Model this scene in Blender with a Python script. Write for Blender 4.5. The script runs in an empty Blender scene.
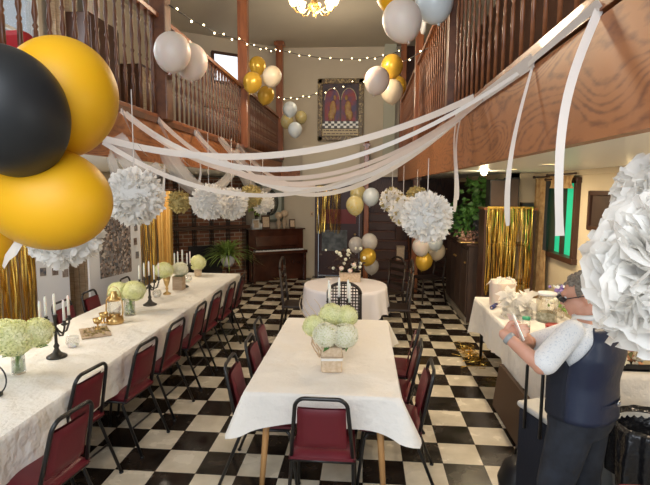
import bpy, math, random
from mathutils import Vector, Matrix
PI = math.pi; R = math.radians
SC = bpy.context.scene; COL = SC.collection
rnd = random.Random(7)

# ---------------------------------------------------------------- camera
F, PITCH, YAW, ROLL, CH = 490.97, 0.1101047, 0.0797699, 0.00710679, 2.0802
_cy, _sy, _cp, _sp = math.cos(YAW), math.sin(YAW), math.cos(PITCH), math.sin(PITCH)
FWD = Vector((-_sy*_cp, _cy*_cp, -_sp)); _r = Vector((_cy, _sy, 0)); _u = _r.cross(FWD)
CA = math.cos(ROLL)*_r + math.sin(ROLL)*_u; CB = -math.sin(ROLL)*_r + math.cos(ROLL)*_u
EYE = Vector((0, 0, CH))
cam = bpy.data.cameras.new('camera'); camo = bpy.data.objects.new('camera', cam); COL.objects.link(camo)
cam.sensor_width = 36; cam.lens = F/650*36; cam.clip_start = .05
m3 = Matrix((CA, CB, -FWD)).transposed()
camo.matrix_world = Matrix.Translation(EYE) @ m3.to_4x4()
SC.camera = camo

def at(px, py, X=None, Y=None, Z=None, D=None):
    """a photo point on the plane X, Y or Z, or at depth D, as a place in the room"""
    d = FWD + (px-325)/F*CA - (py-242.5)/F*CB
    t = D if D is not None else X/d.x if X is not None else Y/d.y if Y is not None else (Z-CH)/d.z
    return EYE + d*t

# ---------------------------------------------------------------- mesh helpers
class MB:
    def __init__(s): s.v = []; s.f = []; s.s = []
    def add(s, vs, fs, sm=False):
        n = len(s.v); s.v += [tuple(v) for v in vs]; s.f += [tuple(i+n for i in f) for f in fs]; s.s += [sm]*len(fs); return s
    def box(s, c, d, M=None):
        vs = [Vector((x*d[0]/2, y*d[1]/2, z*d[2]/2)) for x in (-1, 1) for y in (-1, 1) for z in (-1, 1)]
        if M: vs = [M @ v for v in vs]
        return s.add([v+Vector(c) for v in vs], [(0,1,3,2),(4,6,7,5),(0,4,5,1),(2,3,7,6),(0,2,6,4),(1,5,7,3)])
    def tube(s, P, r, n=8, closed=False, sm=True):
        P = [Vector(p) for p in P]; k = len(P); rr = r if isinstance(r, (list, tuple)) else [r]*k
        T = []
        for i in range(k):
            a = P[(i-1) % k] if closed or i else P[0]; b = P[(i+1) % k] if closed or i < k-1 else P[-1]
            T.append((b-a).normalized())
        up = Vector((0, 0, 1)) if abs(T[0].z) < .9 else Vector((1, 0, 0))
        N = (up - T[0]*up.dot(T[0])).normalized(); vs = []
        for i in range(k):
            N = (N - T[i]*N.dot(T[i])).normalized(); B = T[i].cross(N)
            for j in range(n):
                a = 2*PI*j/n; vs.append(P[i] + (N*math.cos(a)+B*math.sin(a))*rr[i])
        fs = []
        for i in range(k if closed else k-1):
            for j in range(n):
                a, b = i*n+j, i*n+(j+1) % n; c, d = ((i+1) % k)*n+(j+1) % n, ((i+1) % k)*n+j
                fs.append((a, b, c, d))
        s.add(vs, fs, sm)
        if not closed:
            m = len(s.v)-len(vs)
            s.f += [tuple(range(m+n-1, m-1, -1)), tuple(range(m+(k-1)*n, m+k*n))]; s.s += [False, False]
        return s
    def lathe(s, prof, c=(0, 0, 0), n=16, sm=True, axis=None, close=True):
        vs = []; c = Vector(c); M = axis
        for (r, z) in prof:
            for j in range(n):
                a = 2*PI*j/n; v = Vector((r*math.cos(a), r*math.sin(a), z)); vs.append(c + (M @ v if M else v))
        fs = [(i*n+j, i*n+(j+1) % n, (i+1)*n+(j+1) % n, (i+1)*n+j) for i in range(len(prof)-1) for j in range(n)]
        s.add(vs, fs, sm)
        if close:
            m = len(s.v)-len(vs); k = len(prof)
            s.f += [tuple(range(m+n-1, m-1, -1)), tuple(range(m+(k-1)*n, m+k*n))]; s.s += [False, False]
        return s
    def ball(s, c, r, n=16, m=10, M=None):
        rx, ry, rz = r if isinstance(r, (tuple, list)) else (r, r, r); c = Vector(c)
        vs = []
        for i in range(1, m):
            t = PI*i/m
            for j in range(n):
                a = 2*PI*j/n; vs.append(Vector((rx*math.sin(t)*math.cos(a), ry*math.sin(t)*math.sin(a), rz*math.cos(t))))
        vs += [Vector((0, 0, rz)), Vector((0, 0, -rz))]
        if M: vs = [M @ v for v in vs]
        fs = [(i*n+j, (i+1)*n+j, (i+1)*n+(j+1) % n, i*n+(j+1) % n) for i in range(m-2) for j in range(n)]
        q = (m-1)*n
        fs += [(q, j, (j+1) % n) for j in range(n)] + [(q+1, (m-2)*n+(j+1) % n, (m-2)*n+j) for j in range(n)]
        return s.add([v+c for v in vs], fs, True)
    def grid(s, fn, nu, nv, sm=True):
        vs = [fn(i/nu, j/nv) for j in range(nv+1) for i in range(nu+1)]
        return s.add(vs, [(j*(nu+1)+i, j*(nu+1)+i+1, (j+1)*(nu+1)+i+1, (j+1)*(nu+1)+i) for j in range(nv) for i in range(nu)], sm)
    def loft(s, rings, sm=True):
        """rings: (centre, half width vector, half depth vector)"""
        n = 20; vs = []
        for c, a, b in rings:
            for j in range(n):
                t = 2*PI*j/n; ct, st = math.cos(t), math.sin(t)
                e = .8
                vs.append(Vector(c)+Vector(a)*math.copysign(abs(ct)**e, ct)+Vector(b)*math.copysign(abs(st)**e, st))
        k = len(rings)
        fs = [(i*n+j, i*n+(j+1) % n, (i+1)*n+(j+1) % n, (i+1)*n+j) for i in range(k-1) for j in range(n)]
        fs += [tuple(range(n-1, -1, -1)), tuple(range((k-1)*n, k*n))]
        return s.add(vs, fs, sm)
    def prism(s, pts, d, fn=None):
        """flat outline pts (x, z) given depth d along y"""
        n = len(pts); vs = [Vector((x, y, z)) for y in (-d/2, d/2) for x, z in pts]
        if fn: vs = [fn(v) for v in vs]
        return s.add(vs, [tuple(range(n)), tuple(range(2*n-1, n-1, -1))] + [(i, i+n, (i+1) % n+n, (i+1) % n) for i in range(n)])
    def build(s, name, mat, parent=None, loc=None, rz=0, bevel=0, label=None, seg=2):
        me = bpy.data.meshes.new(name); me.from_pydata(s.v, [], s.f); me.materials.append(mat)
        me.polygons.foreach_set('use_smooth', s.s); me.update()
        o = bpy.data.objects.new(name, me); COL.objects.link(o)
        if parent: o.parent = parent
        if loc is not None: o.location = loc
        o.rotation_euler.z = rz
        if bevel:
            b = o.modifiers.new('bevel', 'BEVEL'); b.width = bevel; b.segments = seg; b.limit_method = 'ANGLE'
            for p in me.polygons: p.use_smooth = False
        if label: o['label'] = label
        return o

def tag(o, label=None, cat=None, group=None, kind=None):
    if label: o['label'] = label
    if cat: o['category'] = cat
    if group: o['group'] = group
    if kind: o['kind'] = kind
    return o
def thing(name, label, cat, loc=(0, 0, 0), rz=0, group=None):
    o = bpy.data.objects.new(name, None); COL.objects.link(o); o.location = loc; o.rotation_euler = (0, 0, rz)
    o.empty_display_size = .1
    return tag(o, label, cat, group)
def struct(o): o['kind'] = 'structure'; return o
def copy_tree(o, parent=None):
    c = o.copy(); COL.objects.link(c)
    if parent: c.parent = parent
    for ch in list(o.children): copy_tree(ch, c)
    return c
def rotm(x=0, y=0, z=0): return Matrix.Rotation(z, 3, 'Z') @ Matrix.Rotation(y, 3, 'Y') @ Matrix.Rotation(x, 3, 'X')
def align(d): return Vector(d).normalized().to_track_quat('Z', 'Y').to_matrix()

# ---------------------------------------------------------------- materials
def M(name, col, rough=.5, metal=0, **k):
    m = bpy.data.materials.new(name); m.use_nodes = True; nt = m.node_tree; b = nt.nodes['Principled BSDF']
    b.inputs['Base Color'].default_value = (*col, 1); b.inputs['Roughness'].default_value = rough; b.inputs['Metallic'].default_value = metal
    for key in ('coat', 'sheen', 'trans', 'sub', 'spec', 'alpha', 'emis'):
        if key in k:
            nm = {'coat': 'Coat Weight', 'sheen': 'Sheen Weight', 'trans': 'Transmission Weight', 'sub': 'Subsurface Weight', 'spec': 'Specular IOR Level', 'alpha': 'Alpha', 'emis': 'Emission Strength'}[key]
            b.inputs[nm].default_value = k[key]
    if 'ecol' in k: b.inputs['Emission Color'].default_value = (*k['ecol'], 1)
    if 'col2' in k or 'bump' in k:
        tc = nt.nodes.new('ShaderNodeTexCoord'); mp = nt.nodes.new('ShaderNodeMapping'); nt.links.new(tc.outputs['Object'], mp.inputs[0])
        mp.inputs['Scale'].default_value = k.get('stretch', (1, 1, 1))
        nz = nt.nodes.new('ShaderNodeTexNoise'); nz.inputs['Scale'].default_value = k.get('scale', 8); nz.inputs['Detail'].default_value = k.get('detail', 4)
        nz.inputs['Distortion'].default_value = k.get('dist', 0)
        nt.links.new(mp.outputs[0], nz.inputs[0])
        if 'col2' in k:
            rp = nt.nodes.new('ShaderNodeValToRGB'); rp.color_ramp.elements[0].color = (*col, 1); rp.color_ramp.elements[1].color = (*k['col2'], 1)
            lo, hi = k.get('ramp', (.35, .65)); rp.color_ramp.elements[0].position = lo; rp.color_ramp.elements[1].position = hi
            nt.links.new(nz.outputs[0], rp.inputs[0]); nt.links.new(rp.outputs[0], b.inputs['Base Color'])
        if 'bump' in k:
            bm = nt.nodes.new('ShaderNodeBump'); bm.inputs['Strength'].default_value = k['bump']; bm.inputs['Distance'].default_value = k.get('bdist', .01)
            nt.links.new(nz.outputs[0], bm.inputs['Height']); nt.links.new(bm.outputs[0], b.inputs['Normal'])
    return m
def nodes(m): return m.node_tree.nodes, m.node_tree.links, m.node_tree.nodes['Principled BSDF']
def translucent(m, w, col):
    N, L, b = nodes(m); t = N.new('ShaderNodeBsdfTranslucent'); t.inputs[0].default_value = (*col, 1)
    mx = N.new('ShaderNodeMixShader'); mx.inputs[0].default_value = w
    L.new(b.outputs[0], mx.inputs[1]); L.new(t.outputs[0], mx.inputs[2]); L.new(mx.outputs[0], N['Material Output'].inputs[0]); return m

# floor: black and white squares
TS = .305; X0 = -4.943*TS; Y0 = 11.803*TS
mfloor = M('checker_floor', (.5, .5, .5), .2, spec=.5)
N, L, b = nodes(mfloor)
geo = N.new('ShaderNodeNewGeometry'); sep = N.new('ShaderNodeSeparateXYZ'); L.new(geo.outputs['Position'], sep.inputs[0])
def mth(op, a, c=None):
    n = N.new('ShaderNodeMath'); n.operation = op
    for i, q in enumerate((a, c)):
        if q is None: continue
        if isinstance(q, (int, float)): n.inputs[i].default_value = q
        else: L.new(q, n.inputs[i])
    return n.outputs[0]
u = mth('DIVIDE', mth('SUBTRACT', sep.outputs[0], X0), TS); v = mth('DIVIDE', mth('SUBTRACT', sep.outputs[1], Y0), TS)
par = mth('FLOORED_MODULO', mth('ADD', mth('FLOOR', u), mth('FLOOR', v)), 2)
eu = mth('ABSOLUTE', mth('SUBTRACT', mth('FRACT', u), .5)); ev = mth('ABSOLUTE', mth('SUBTRACT', mth('FRACT', v), .5))
seam = mth('GREATER_THAN', mth('MAXIMUM', eu, ev), .493)
nz = N.new('ShaderNodeTexNoise'); nz.inputs['Scale'].default_value = 5; nz.inputs['Detail'].default_value = 6; L.new(geo.outputs['Position'], nz.inputs[0])
def ramp(fac, c1, c2, lo=.35, hi=.65):
    r = N.new('ShaderNodeValToRGB'); r.color_ramp.elements[0].color = (*c1, 1); r.color_ramp.elements[1].color = (*c2, 1)
    r.color_ramp.elements[0].position = lo; r.color_ramp.elements[1].position = hi; L.new(fac, r.inputs[0]); return r.outputs[0]
def mixc(fac, a, c):
    n = N.new('ShaderNodeMix'); n.data_type = 'RGBA'
    for i, q in ((0, fac), (6, a), (7, c)):
        if isinstance(q, tuple): n.inputs[i].default_value = (*q, 1)
        elif isinstance(q, (int, float)): n.inputs[i].default_value = q
        else: L.new(q, n.inputs[i])
    return n.outputs[2]
white = ramp(nz.outputs[0], (.57, .50, .38), (.72, .65, .52)); dark = ramp(nz.outputs[0], (.012, .009, .007), (.028, .02, .015))
L.new(mixc(seam, mixc(par, dark, white), (.05, .04, .03)), b.inputs['Base Color'])
L.new(ramp(nz.outputs[0], (.14, .14, .14), (.3, .3, .3)), b.inputs['Roughness'])

def plywood(name, c1, c2, axis='Y', sc=1.0):
    m = M(name, c1, .45); n, l, bb = nodes(m)
    tc = n.new('ShaderNodeTexCoord'); mp = n.new('ShaderNodeMapping'); l.new(tc.outputs['Object'], mp.inputs[0])
    mp.inputs['Scale'].default_value = {'Y': (1, .3, 1), 'Z': (1, 1, .2), 'X': (.22, 1, 1)}[axis]
    a = n.new('ShaderNodeTexNoise'); a.inputs['Scale'].default_value = 3.2*sc; a.inputs['Detail'].default_value = 1.2; a.inputs['Roughness'].default_value = .35; a.inputs['Distortion'].default_value = .35
    l.new(mp.outputs[0], a.inputs[0])
    w = n.new('ShaderNodeMath'); w.operation = 'MULTIPLY'; w.inputs[1].default_value = 26; l.new(a.outputs[0], w.inputs[0])
    f = n.new('ShaderNodeMath'); f.operation = 'PINGPONG'; f.inputs[1].default_value = .5; l.new(w.outputs[0], f.inputs[0])
    b2 = n.new('ShaderNodeTexNoise'); b2.inputs['Scale'].default_value = 40; l.new(mp.outputs[0], b2.inputs[0])
    ad = n.new('ShaderNodeMath'); ad.operation = 'ADD'; l.new(f.outputs[0], ad.inputs[0]); l.new(b2.outputs[0], ad.inputs[1])
    r = n.new('ShaderNodeValToRGB'); r.color_ramp.elements[0].color = (*c1, 1); r.color_ramp.elements[1].color = (*c2, 1)
    r.color_ramp.elements[0].position = .42; r.color_ramp.elements[1].position = .80; l.new(ad.outputs[0], r.inputs[0]); l.new(r.outputs[0], bb.inputs['Base Color'])
    return m
def brick(name):
    m = M(name, (.2, .08, .05), .85); n, l, bb = nodes(m)
    tc = n.new('ShaderNodeTexCoord'); mp = n.new('ShaderNodeMapping'); mp.inputs['Rotation'].default_value = (R(90), 0, 0); l.new(tc.outputs['Object'], mp.inputs[0])
    t = n.new('ShaderNodeTexBrick'); l.new(mp.outputs[0], t.inputs[0]); t.inputs['Scale'].default_value = 1
    t.inputs['Color1'].default_value = (.14, .05, .03, 1); t.inputs['Color2'].default_value = (.26, .11, .06, 1); t.inputs['Mortar'].default_value = (.3, .24, .18, 1)
    t.inputs['Brick Width'].default_value = .22; t.inputs['Row Height'].default_value = .08; t.inputs['Mortar Size'].default_value = .01
    l.new(t.outputs[0], bb.inputs['Base Color']); return m

mply = plywood('plywood_grain', (.19, .058, .016), (.36, .13, .038))
mpanel = plywood('dark_panelling', (.03, .010, .006), (.07, .024, .012), 'Z')
mredwood = plywood('red_brown_boards', (.035, .010, .005), (.07, .022, .010), 'Z', 1.5)
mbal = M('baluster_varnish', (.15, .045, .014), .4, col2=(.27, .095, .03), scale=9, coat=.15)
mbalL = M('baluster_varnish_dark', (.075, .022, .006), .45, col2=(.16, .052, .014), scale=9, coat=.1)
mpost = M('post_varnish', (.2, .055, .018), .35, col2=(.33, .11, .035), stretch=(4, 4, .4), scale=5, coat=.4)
mstair = M('stair_wood', (.075, .022, .010), .4, col2=(.12, .04, .017), scale=6)
mwall = M('cream_plaster', (.58, .50, .38), .85, col2=(.62, .54, .42), scale=1.5, bump=.08)
mwallR = M('warm_cream_plaster', (.74, .62, .42), .85, col2=(.78, .66, .46), scale=1.5)
mceil = M('ceiling_plaster', (.48, .43, .35), .9, col2=(.52, .47, .38), scale=1)
mwhite = M('white_ceiling_paint', (.8, .8, .77), .35)
mebony = M('near_black_wood', (.022, .012, .008), .45)
mtrim = M('dark_trim', (.07, .03, .018), .4)
mdark = M('dark_brown_paint', (.045, .025, .018), .6, col2=(.075, .04, .026), scale=3)
mcloth = M('white_tablecloth', (.80, .76, .70), .75, scale=4, bump=.9, bdist=.06, detail=7, sheen=.2)
mclothL = M('white_paper_tablecloth', (.80, .77, .71), .65, scale=7, bump=1, bdist=.05, detail=8)
mvinyl = M('burgundy_vinyl', (.105, .006, .013), .42, col2=(.135, .009, .017), scale=3)
mblackm = M('black_enamel_tube', (.012, .011, .011), .3)
moak = M('oak_leg', (.50, .25, .09), .4, col2=(.60, .33, .13), stretch=(6, 6, .5), scale=6)
mlatexg = M('mustard_latex', (.66, .34, .006), .48, sub=.15, spec=.35)
mlatexk = M('black_latex', (.016, .017, .018), .45, spec=.35)
mlatexw = M('white_latex', (.74, .64, .56), .42, sub=.2)
mlatexb = M('pale_pearl_latex', (.62, .68, .70), .3, coat=.2)
mlatexc = M('cream_latex', (.76, .64, .46), .3, coat=.3)
mchrome = M('gold_chrome_latex', (.74, .45, .05), .25, metal=.3, coat=.2)
mconf = M('confetti_latex', (.58, .49, .22), .2, col2=(.60, .44, .12), scale=30, ramp=(.55, .62), coat=.7)
msilv = M('clear_silvery_latex', (.60, .56, .53), .18, col2=(.7, .66, .6), scale=20, coat=.4, alpha=.75)
mgoldfoil = M('gold_foil', (.84, .55, .12), .24, metal=.88)
mtissue = translucent(M('white_tissue', (.93, .91, .87), .8, scale=30, bump=.1), .42, (.97, .95, .91))
mtissueG = translucent(M('gold_tissue', (.42, .33, .12), .6, col2=(.58, .47, .2), scale=20), .2, (.6, .48, .2))
mcrepe = translucent(M('white_crepe', (.74, .69, .64), .85, scale=60, bump=.15, bdist=.003), .25, (.9, .84, .78))
mcrepeP = translucent(M('blush_crepe', (.70, .59, .52), .85, scale=60, bump=.15, bdist=.003), .25, (.9, .76, .68))
mtulle = M('white_tulle', (.86, .84, .82), .9, alpha=.34)
mpetal = translucent(M('hydrangea_petal', (.84, .84, .42), .7, col2=(.94, .93, .64), scale=14), .2, (.8, .85, .5))
mpetalw = translucent(M('white_petal', (.86, .85, .68), .7, col2=(.93, .91, .78), scale=14), .2, (.9, .9, .7))
mcore = M('green_core', (.62, .66, .28), .8, col2=(.74, .76, .42), scale=30)
mleaf = M('leaf', (.05, .15, .03), .45, col2=(.12, .28, .06), scale=6)
mleafl = M('yellow_green_leaf', (.2, .34, .06), .5, col2=(.34, .46, .12), scale=6)
mglass = M('clear_glass', (.93, .96, .94), .03, trans=1, alpha=.45)
mwater = M('green_water_glass', (.55, .72, .55), .05, trans=.9, alpha=.6)
mbronze = M('dark_bronze', (.05, .045, .038), .4, metal=.6)
mwax = M('candle_wax', (.88, .86, .80), .45, sub=.2)
mbrass = M('antique_brass', (.62, .42, .17), .28, metal=.9)
mkraft = M('burlap', (.55, .40, .26), .9, col2=(.68, .54, .38), scale=40, bump=.3)
mwoodbox = M('weathered_wood_box', (.36, .26, .17), .8, col2=(.48, .37, .26), stretch=(1, 1, 5), scale=10)
mgreyfab = M('grey_panel_board', (.74, .74, .76), .8)
mred = M('red_upholstery', (.5, .012, .02), .6)
mblack = M('black_plastic', (.015, .015, .017), .4)
mbag = M('black_bin_liner', (.012, .012, .014), .22, scale=14, bump=.8, bdist=.03, detail=5)
mgrey = M('grey_plastic', (.27, .28, .28), .4, coat=.2, col2=(.36, .37, .37), scale=5)
mskin = M('skin', (.60, .30, .20), .5, sub=.1, col2=(.66, .35, .25), scale=12)
mhair = M('grey_hair', (.14, .11, .085), .8, col2=(.30, .26, .21), stretch=(1, 1, 3), scale=60, bump=.5, bdist=.004)
mshirt = M('white_patterned_shirt', (.80, .80, .80), .8, col2=(.62, .64, .68), scale=130, ramp=(.56, .62))
mvestf = M('navy_vest_wool', (.007, .009, .018), .85, scale=90, bump=.2)
mvestb = M('blue_satin_vest_back', (.014, .022, .052), .45, scale=6, bump=.35, bdist=.03)
mjean = M('charcoal_jeans', (.010, .012, .018), .85, col2=(.022, .027, .04), scale=10, bump=.3, bdist=.02)

# ---------------------------------------------------------------- setting
CZ, UF = 2.32, 2.62          # underside ceiling, upper floor
XL, XR = -1.9, .75
WL, WR = -4.2, 2.6
def wall(name, a, b_, z0, z1, mat, th=.12):
    """upright slab whose room face runs from a to b_"""
    a = Vector((*a, 0)); b_ = Vector((*b_, 0)); d = b_-a; n = Vector((-d.y, d.x, 0)).normalized()*th
    o = MB().add([a+Vector((0, 0, z0)), b_+Vector((0, 0, z0)), b_+n+Vector((0, 0, z0)), a+n+Vector((0, 0, z0)), a+Vector((0, 0, z1)), b_+Vector((0, 0, z1)), b_+n+Vector((0, 0, z1)), a+n+Vector((0, 0, z1))],
        [(3, 2, 1, 0), (4, 5, 6, 7), (0, 1, 5, 4), (1, 2, 6, 5), (2, 3, 7, 6), (3, 0, 4, 7)])
    return struct(o.build(name, mat))
YB = -1.6
struct(MB().box((-.8, 5.2, -.05), (7.1, 13.8, .1)).build('floor', mfloor))
struct(MB().box((-.8, 5.2, 5.30), (7.1, 13.8, .1)).build('ceiling', mceil))
struct(MB().box(((WL+XL-.03)/2, 4.95, (CZ+UF)/2), (XL-.03-WL, 13.1, UF-CZ)).build('ceiling_left', mwhite))
struct(MB().box(((WR+XR+.03)/2, 4.95, (CZ+UF)/2), (WR-XR-.03, 13.1, UF-CZ)).build('ceiling_right', mwhite))
# outer walls (left one in pieces round two windows)
wall('wall_left', (WL, YB), (WL, 9.9), 0, CZ, mwall)
wall('wall_left_upper', (WL, 9.9), (WL, 6.2), UF, 5.25, mwall, -.12)
wall('wall_left_upper', (WL, 5.3), (WL, 3.9), UF, 5.25, mwall, -.12)
wall('wall_left_upper', (WL, 3.0), (WL, YB), UF, 5.25, mwall, -.12)
for i, (y0, y1) in enumerate(((5.3, 6.2), (3.0, 3.9))):
    wall('wall_left_upper', (WL, y1), (WL, y0), UF, 3.2, mwall, -.12); wall('wall_left_upper', (WL, y1), (WL, y0), 4.7, 5.25, mwall, -.12)
# back: slanted wall, straight wall, brown part round the stairs
SA, SB = Vector((-4.2, 9.9)), Vector((-1.9, 11.5))
wall('wall_back_slanted', SA, SB, 0, 5.25, mwall)
wall('wall_back', (-1.9, 11.5), (-1.14, 11.5), 0, 5.25, mwall)
wall('wall_back', (-1.14, 11.5), (-.05, 11.5), 2.13, 5.25, mwall)
wall('wall_back', (-.05, 11.5), (.75, 11.5), 2.35, 5.25, mwall)
wall('wall_back', (-.05, 11.7), (2.2, 11.7), 0, 2.4, mpanel)
wall('wall_back', (.75, 11.5), (2.2, 11.5), 2.4, 5.25, mredwood)
wall('wall_right_dark', (2.15, 11.7), (2.15, 7.5), 0, CZ, mdark)
wall('wall_right_return', (2.15, 7.5), (2.6, 7.5), 0, CZ, mwallR)
wall('wall_right_upper', (2.2, 11.5), (2.2, YB), UF, 5.25, mredwood)
# pilaster and the stair parapet under the picture
struct(MB().box((.52, 11.40, 3.9), (.26, .2, 2.7)).build('trim_1', M('grey_green_plaster', (.48, .48, .38), .8)))
struct(MB().box((-.78, 11.38, 2.62), (1.3, .22, .85)).build('trim_2', M('pale_plaster', (.70, .62, .48), .8)))
struct(MB().box((XL+.2, 11.0, 2.42), (.5, .08, .16)).build('trim_3', mply))
# right wall with window opening
wy0, wy1, wz0, wz1 = 6.22, 7.05, 1.2, 2.2
wall('wall_right', (WR, 7.5), (WR, wy1), 0, CZ, mwallR); wall('wall_right', (WR, wy0), (WR, YB), 0, CZ, mwallR)
wall('wall_right', (WR, wy1), (WR, wy0), 0, wz0, mwallR); wall('wall_right', (WR, wy1), (WR, wy0), wz1, CZ, mwallR)
mgreen = translucent(M('green_glass', (.05, .5, .3), .2, emis=.55, ecol=(.03, .62, .36)), .3, (.1, .9, .5))
w = struct(thing('window_1', None, None, (WR, (wy0+wy1)/2, (wz0+wz1)/2)))
hw, hh = (wy1-wy0)/2, (wz1-wz0)/2
MB().box((-.01, 0, hh), (.1, 2*hw+.1, .07)).box((-.01, 0, -hh), (.12, 2*hw+.1, .07)).box((-.01, hw, 0), (.1, .07, 2*hh)).box((-.01, -hw, 0), (.1, .07, 2*hh)).box((.02, .08, 0), (.05, .05, 2*hh)).build('window_frame', mtrim, w, bevel=.004)
MB().box((.05, 0, 0), (.01, 2*hw, 2*hh)).build('window_pane', mgreen, w)
mday = M('window_daylight_glass', (.8, .85, .9), .1, trans=.9, alpha=.3)
for k, (y0, y1) in enumerate(((5.3, 6.2), (3.0, 3.9))):
    w = struct(thing('window_%d' % (k+2), None, None, (WL-.05, (y0+y1)/2, 3.95)))
    MB().box((0, 0, .75), (.12, .98, .07)).box((0, 0, -.75), (.14, 1., .07)).box((0, .45, 0), (.12, .07, 1.5)).box((0, -.45, 0), (.12, .07, 1.5)).box((0, 0, 0), (.05, .9, .04)).build('window_frame', mwhite, w)
    MB().box((0, 0, 0), (.01, .86, 1.46)).build('window_pane', mday, w)
# small window upstairs on the slanted wall
ang = math.atan2(1.6, 2.3); sd = Vector((math.cos(ang), math.sin(ang), 0)); sn = Vector((sd.y, -sd.x, 0))
def onslant(u, z, off=0): return Vector((-4.2, 9.9, z)) + sd*u + sn*off
p = onslant(1.42, 4.62, .03)
w = struct(thing('window_4', None, None, p, ang))
MB().box((0, 0, .3), (.62, .06, .06)).box((0, 0, -.3), (.62, .06, .06)).box((.29, 0, 0), (.06, .06, .6)).box((-.29, 0, 0), (.06, .06, .6)).build('window_frame', mtrim, w)
MB().box((0, 0, 0), (.54, .02, .56)).build('window_pane', M('bright_window', (.8, .85, .9), .3, emis=1.0, ecol=(.85, .92, 1)), w)
# plywood fascia boards and crown strip
struct(MB().box((XL-.0, 4.75, 2.5), (.05, 12.7, .40)).build('trim_4', mply))
struct(MB().box((XR+.0, 4.75, 2.43), (.05, 12.7, .38)).build('trim_5', mply))
struct(MB().box((XL-.06, 4.75, 2.675), (.2, 12.7, .05)).build('trim_6', mbalL)); struct(MB().box((XR+.07, 4.75, 2.66), (.2, 12.7, .05)).build('trim_7', mbal))
struct(MB().box((WR-.02, 3., CZ-.03), (.04, 8.9, .06)).build('trim_8', mwallR))
struct(MB().box((2.13, 9.6, CZ-.04), (.05, 4.1, .08)).build('trim_9', mwallR))
# door in the back wall: dark interior with a glazed red-brown door
d = struct(thing('door_1', None, None, (-.6, 11.5, 0)))
MB().box((-.52, 0, 1.06), (.07, .14, 2.12)).box((.52, 0, 1.06), (.07, .14, 2.12)).box((0, 0, 2.12), (1.1, .14, .07)).build('door_frame', mtrim, d)
dl = MB().box((0, .12, 1.04), (.96, .05, 2.06)).build('door_leaf', M('oxblood_door', (.04, .012, .010), .4, col2=(.06, .016, .012), scale=2), d); MB().box((.0, .085, 1.42), (.80, .02, .34)).build('door_panel', M('red_panel', (.20, .015, .012), .45), d)
MB().box((-.1, .085, .85), (.6, .02, .5)).build('door_glass', M('dim_glass', (.09, .10, .10), .15, col2=(.22, .23, .23), scale=6), d)
MB().ball((.38, .06, 1.0), .03).build('door_handle', mbrass, d)
for n_, bx in (('baseboard_right', ((WR-.012, 3., .06), (.02, 8.9, .12))), ('baseboard_left', ((WL+.012, 4.15, .06), (.02, 11.4, .12)))):
    struct(MB().box(*bx).build(n_, mtrim))

# ---------------------------------------------------------------- railings
def baluster_bm(h, r=.019, n=8):
    pr = [(.8, 0), (.8, .27), (.5, .28), (.95, .30), (.5, .32), (.7, .35), (1.0, .38), (.6, .46), (.5, .50), (.95, .52), (.5, .54), (.6, .60), (.95, .68), (.7, .78), (.5, .83), (.95, .86), (.6, .88), (.9, .92), (.9, 1)]
    return MB().lathe([(r*a, h*z) for a, z in pr], n=n)
def railing(name, label, x, z0, z1, y0, y1, step, mat, mr, posts, side):
    rb = .0185 if side < 0 else .0135
    t = thing(name, label, 'railing', (x, y0, z0))
    MB().box((0, (y1-y0)/2, .02), (.06, y1-y0, .045)).build('shoe_rail', mr, t, bevel=.006)
    MB().prism([(-.035, 0), (.035, 0), (.04, .03), (.02, .055), (-.02, .055), (-.04, .03)], y1-y0, lambda v: Vector((v.x, v.y+(y1-y0)/2, v.z+z1-z0-.055))).build('handrail', mr, t)
    me = None; y = step/2; k = 0
    while y < y1-y0:
        if all(abs(y0+y-p) > .1 for p in posts):
            if me is None:
                o = baluster_bm(z1-z0-.09, rb).build('baluster', mat, t); me = o.data
            else:
                o = bpy.data.objects.new('baluster', me); COL.objects.link(o); o.parent = t
            o.location = (0, y, .042); k += 1
        y += step
    return t
postsL = (4.57, 7.72, 11.0); postsR = (4.6, 7.6, 10.75)
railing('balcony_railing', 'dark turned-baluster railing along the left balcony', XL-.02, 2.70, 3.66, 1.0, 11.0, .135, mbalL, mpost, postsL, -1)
railing('balcony_railing', 'brown turned-baluster railing along the right balcony above the wide plywood board', XR+.02, 2.685, 3.95, .4, 10.75, .165, mbal, mpost, postsR, 1)
def post(x, y, z0, z1, r, label, mat):
    t = thing('balcony_post', label, 'post', (x, y, z0), 0, 'square posts on the balcony edges')
    MB().box((0, 0, (z1-z0)/2), (r, r, z1-z0)).build('shaft', mat, t, bevel=.01)
    MB().box((0, 0, z1-z0-.06), (r+.07, r+.07, .08)).build('capital', mat, t, bevel=.012)
for i, y in enumerate(postsL):
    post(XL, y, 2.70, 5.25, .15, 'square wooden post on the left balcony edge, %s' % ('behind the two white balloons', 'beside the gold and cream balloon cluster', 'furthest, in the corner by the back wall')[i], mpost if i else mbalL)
for i, y in enumerate(postsR):
    post(XR+.02, y, 2.685, 5.25, .12, 'square wooden post on the right balcony edge, %s' % ('nearest the camera among the balusters', 'behind the large white balloons', 'furthest, behind the gold and cream balloons')[i], mbalL if i == 0 else mpost)

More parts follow.
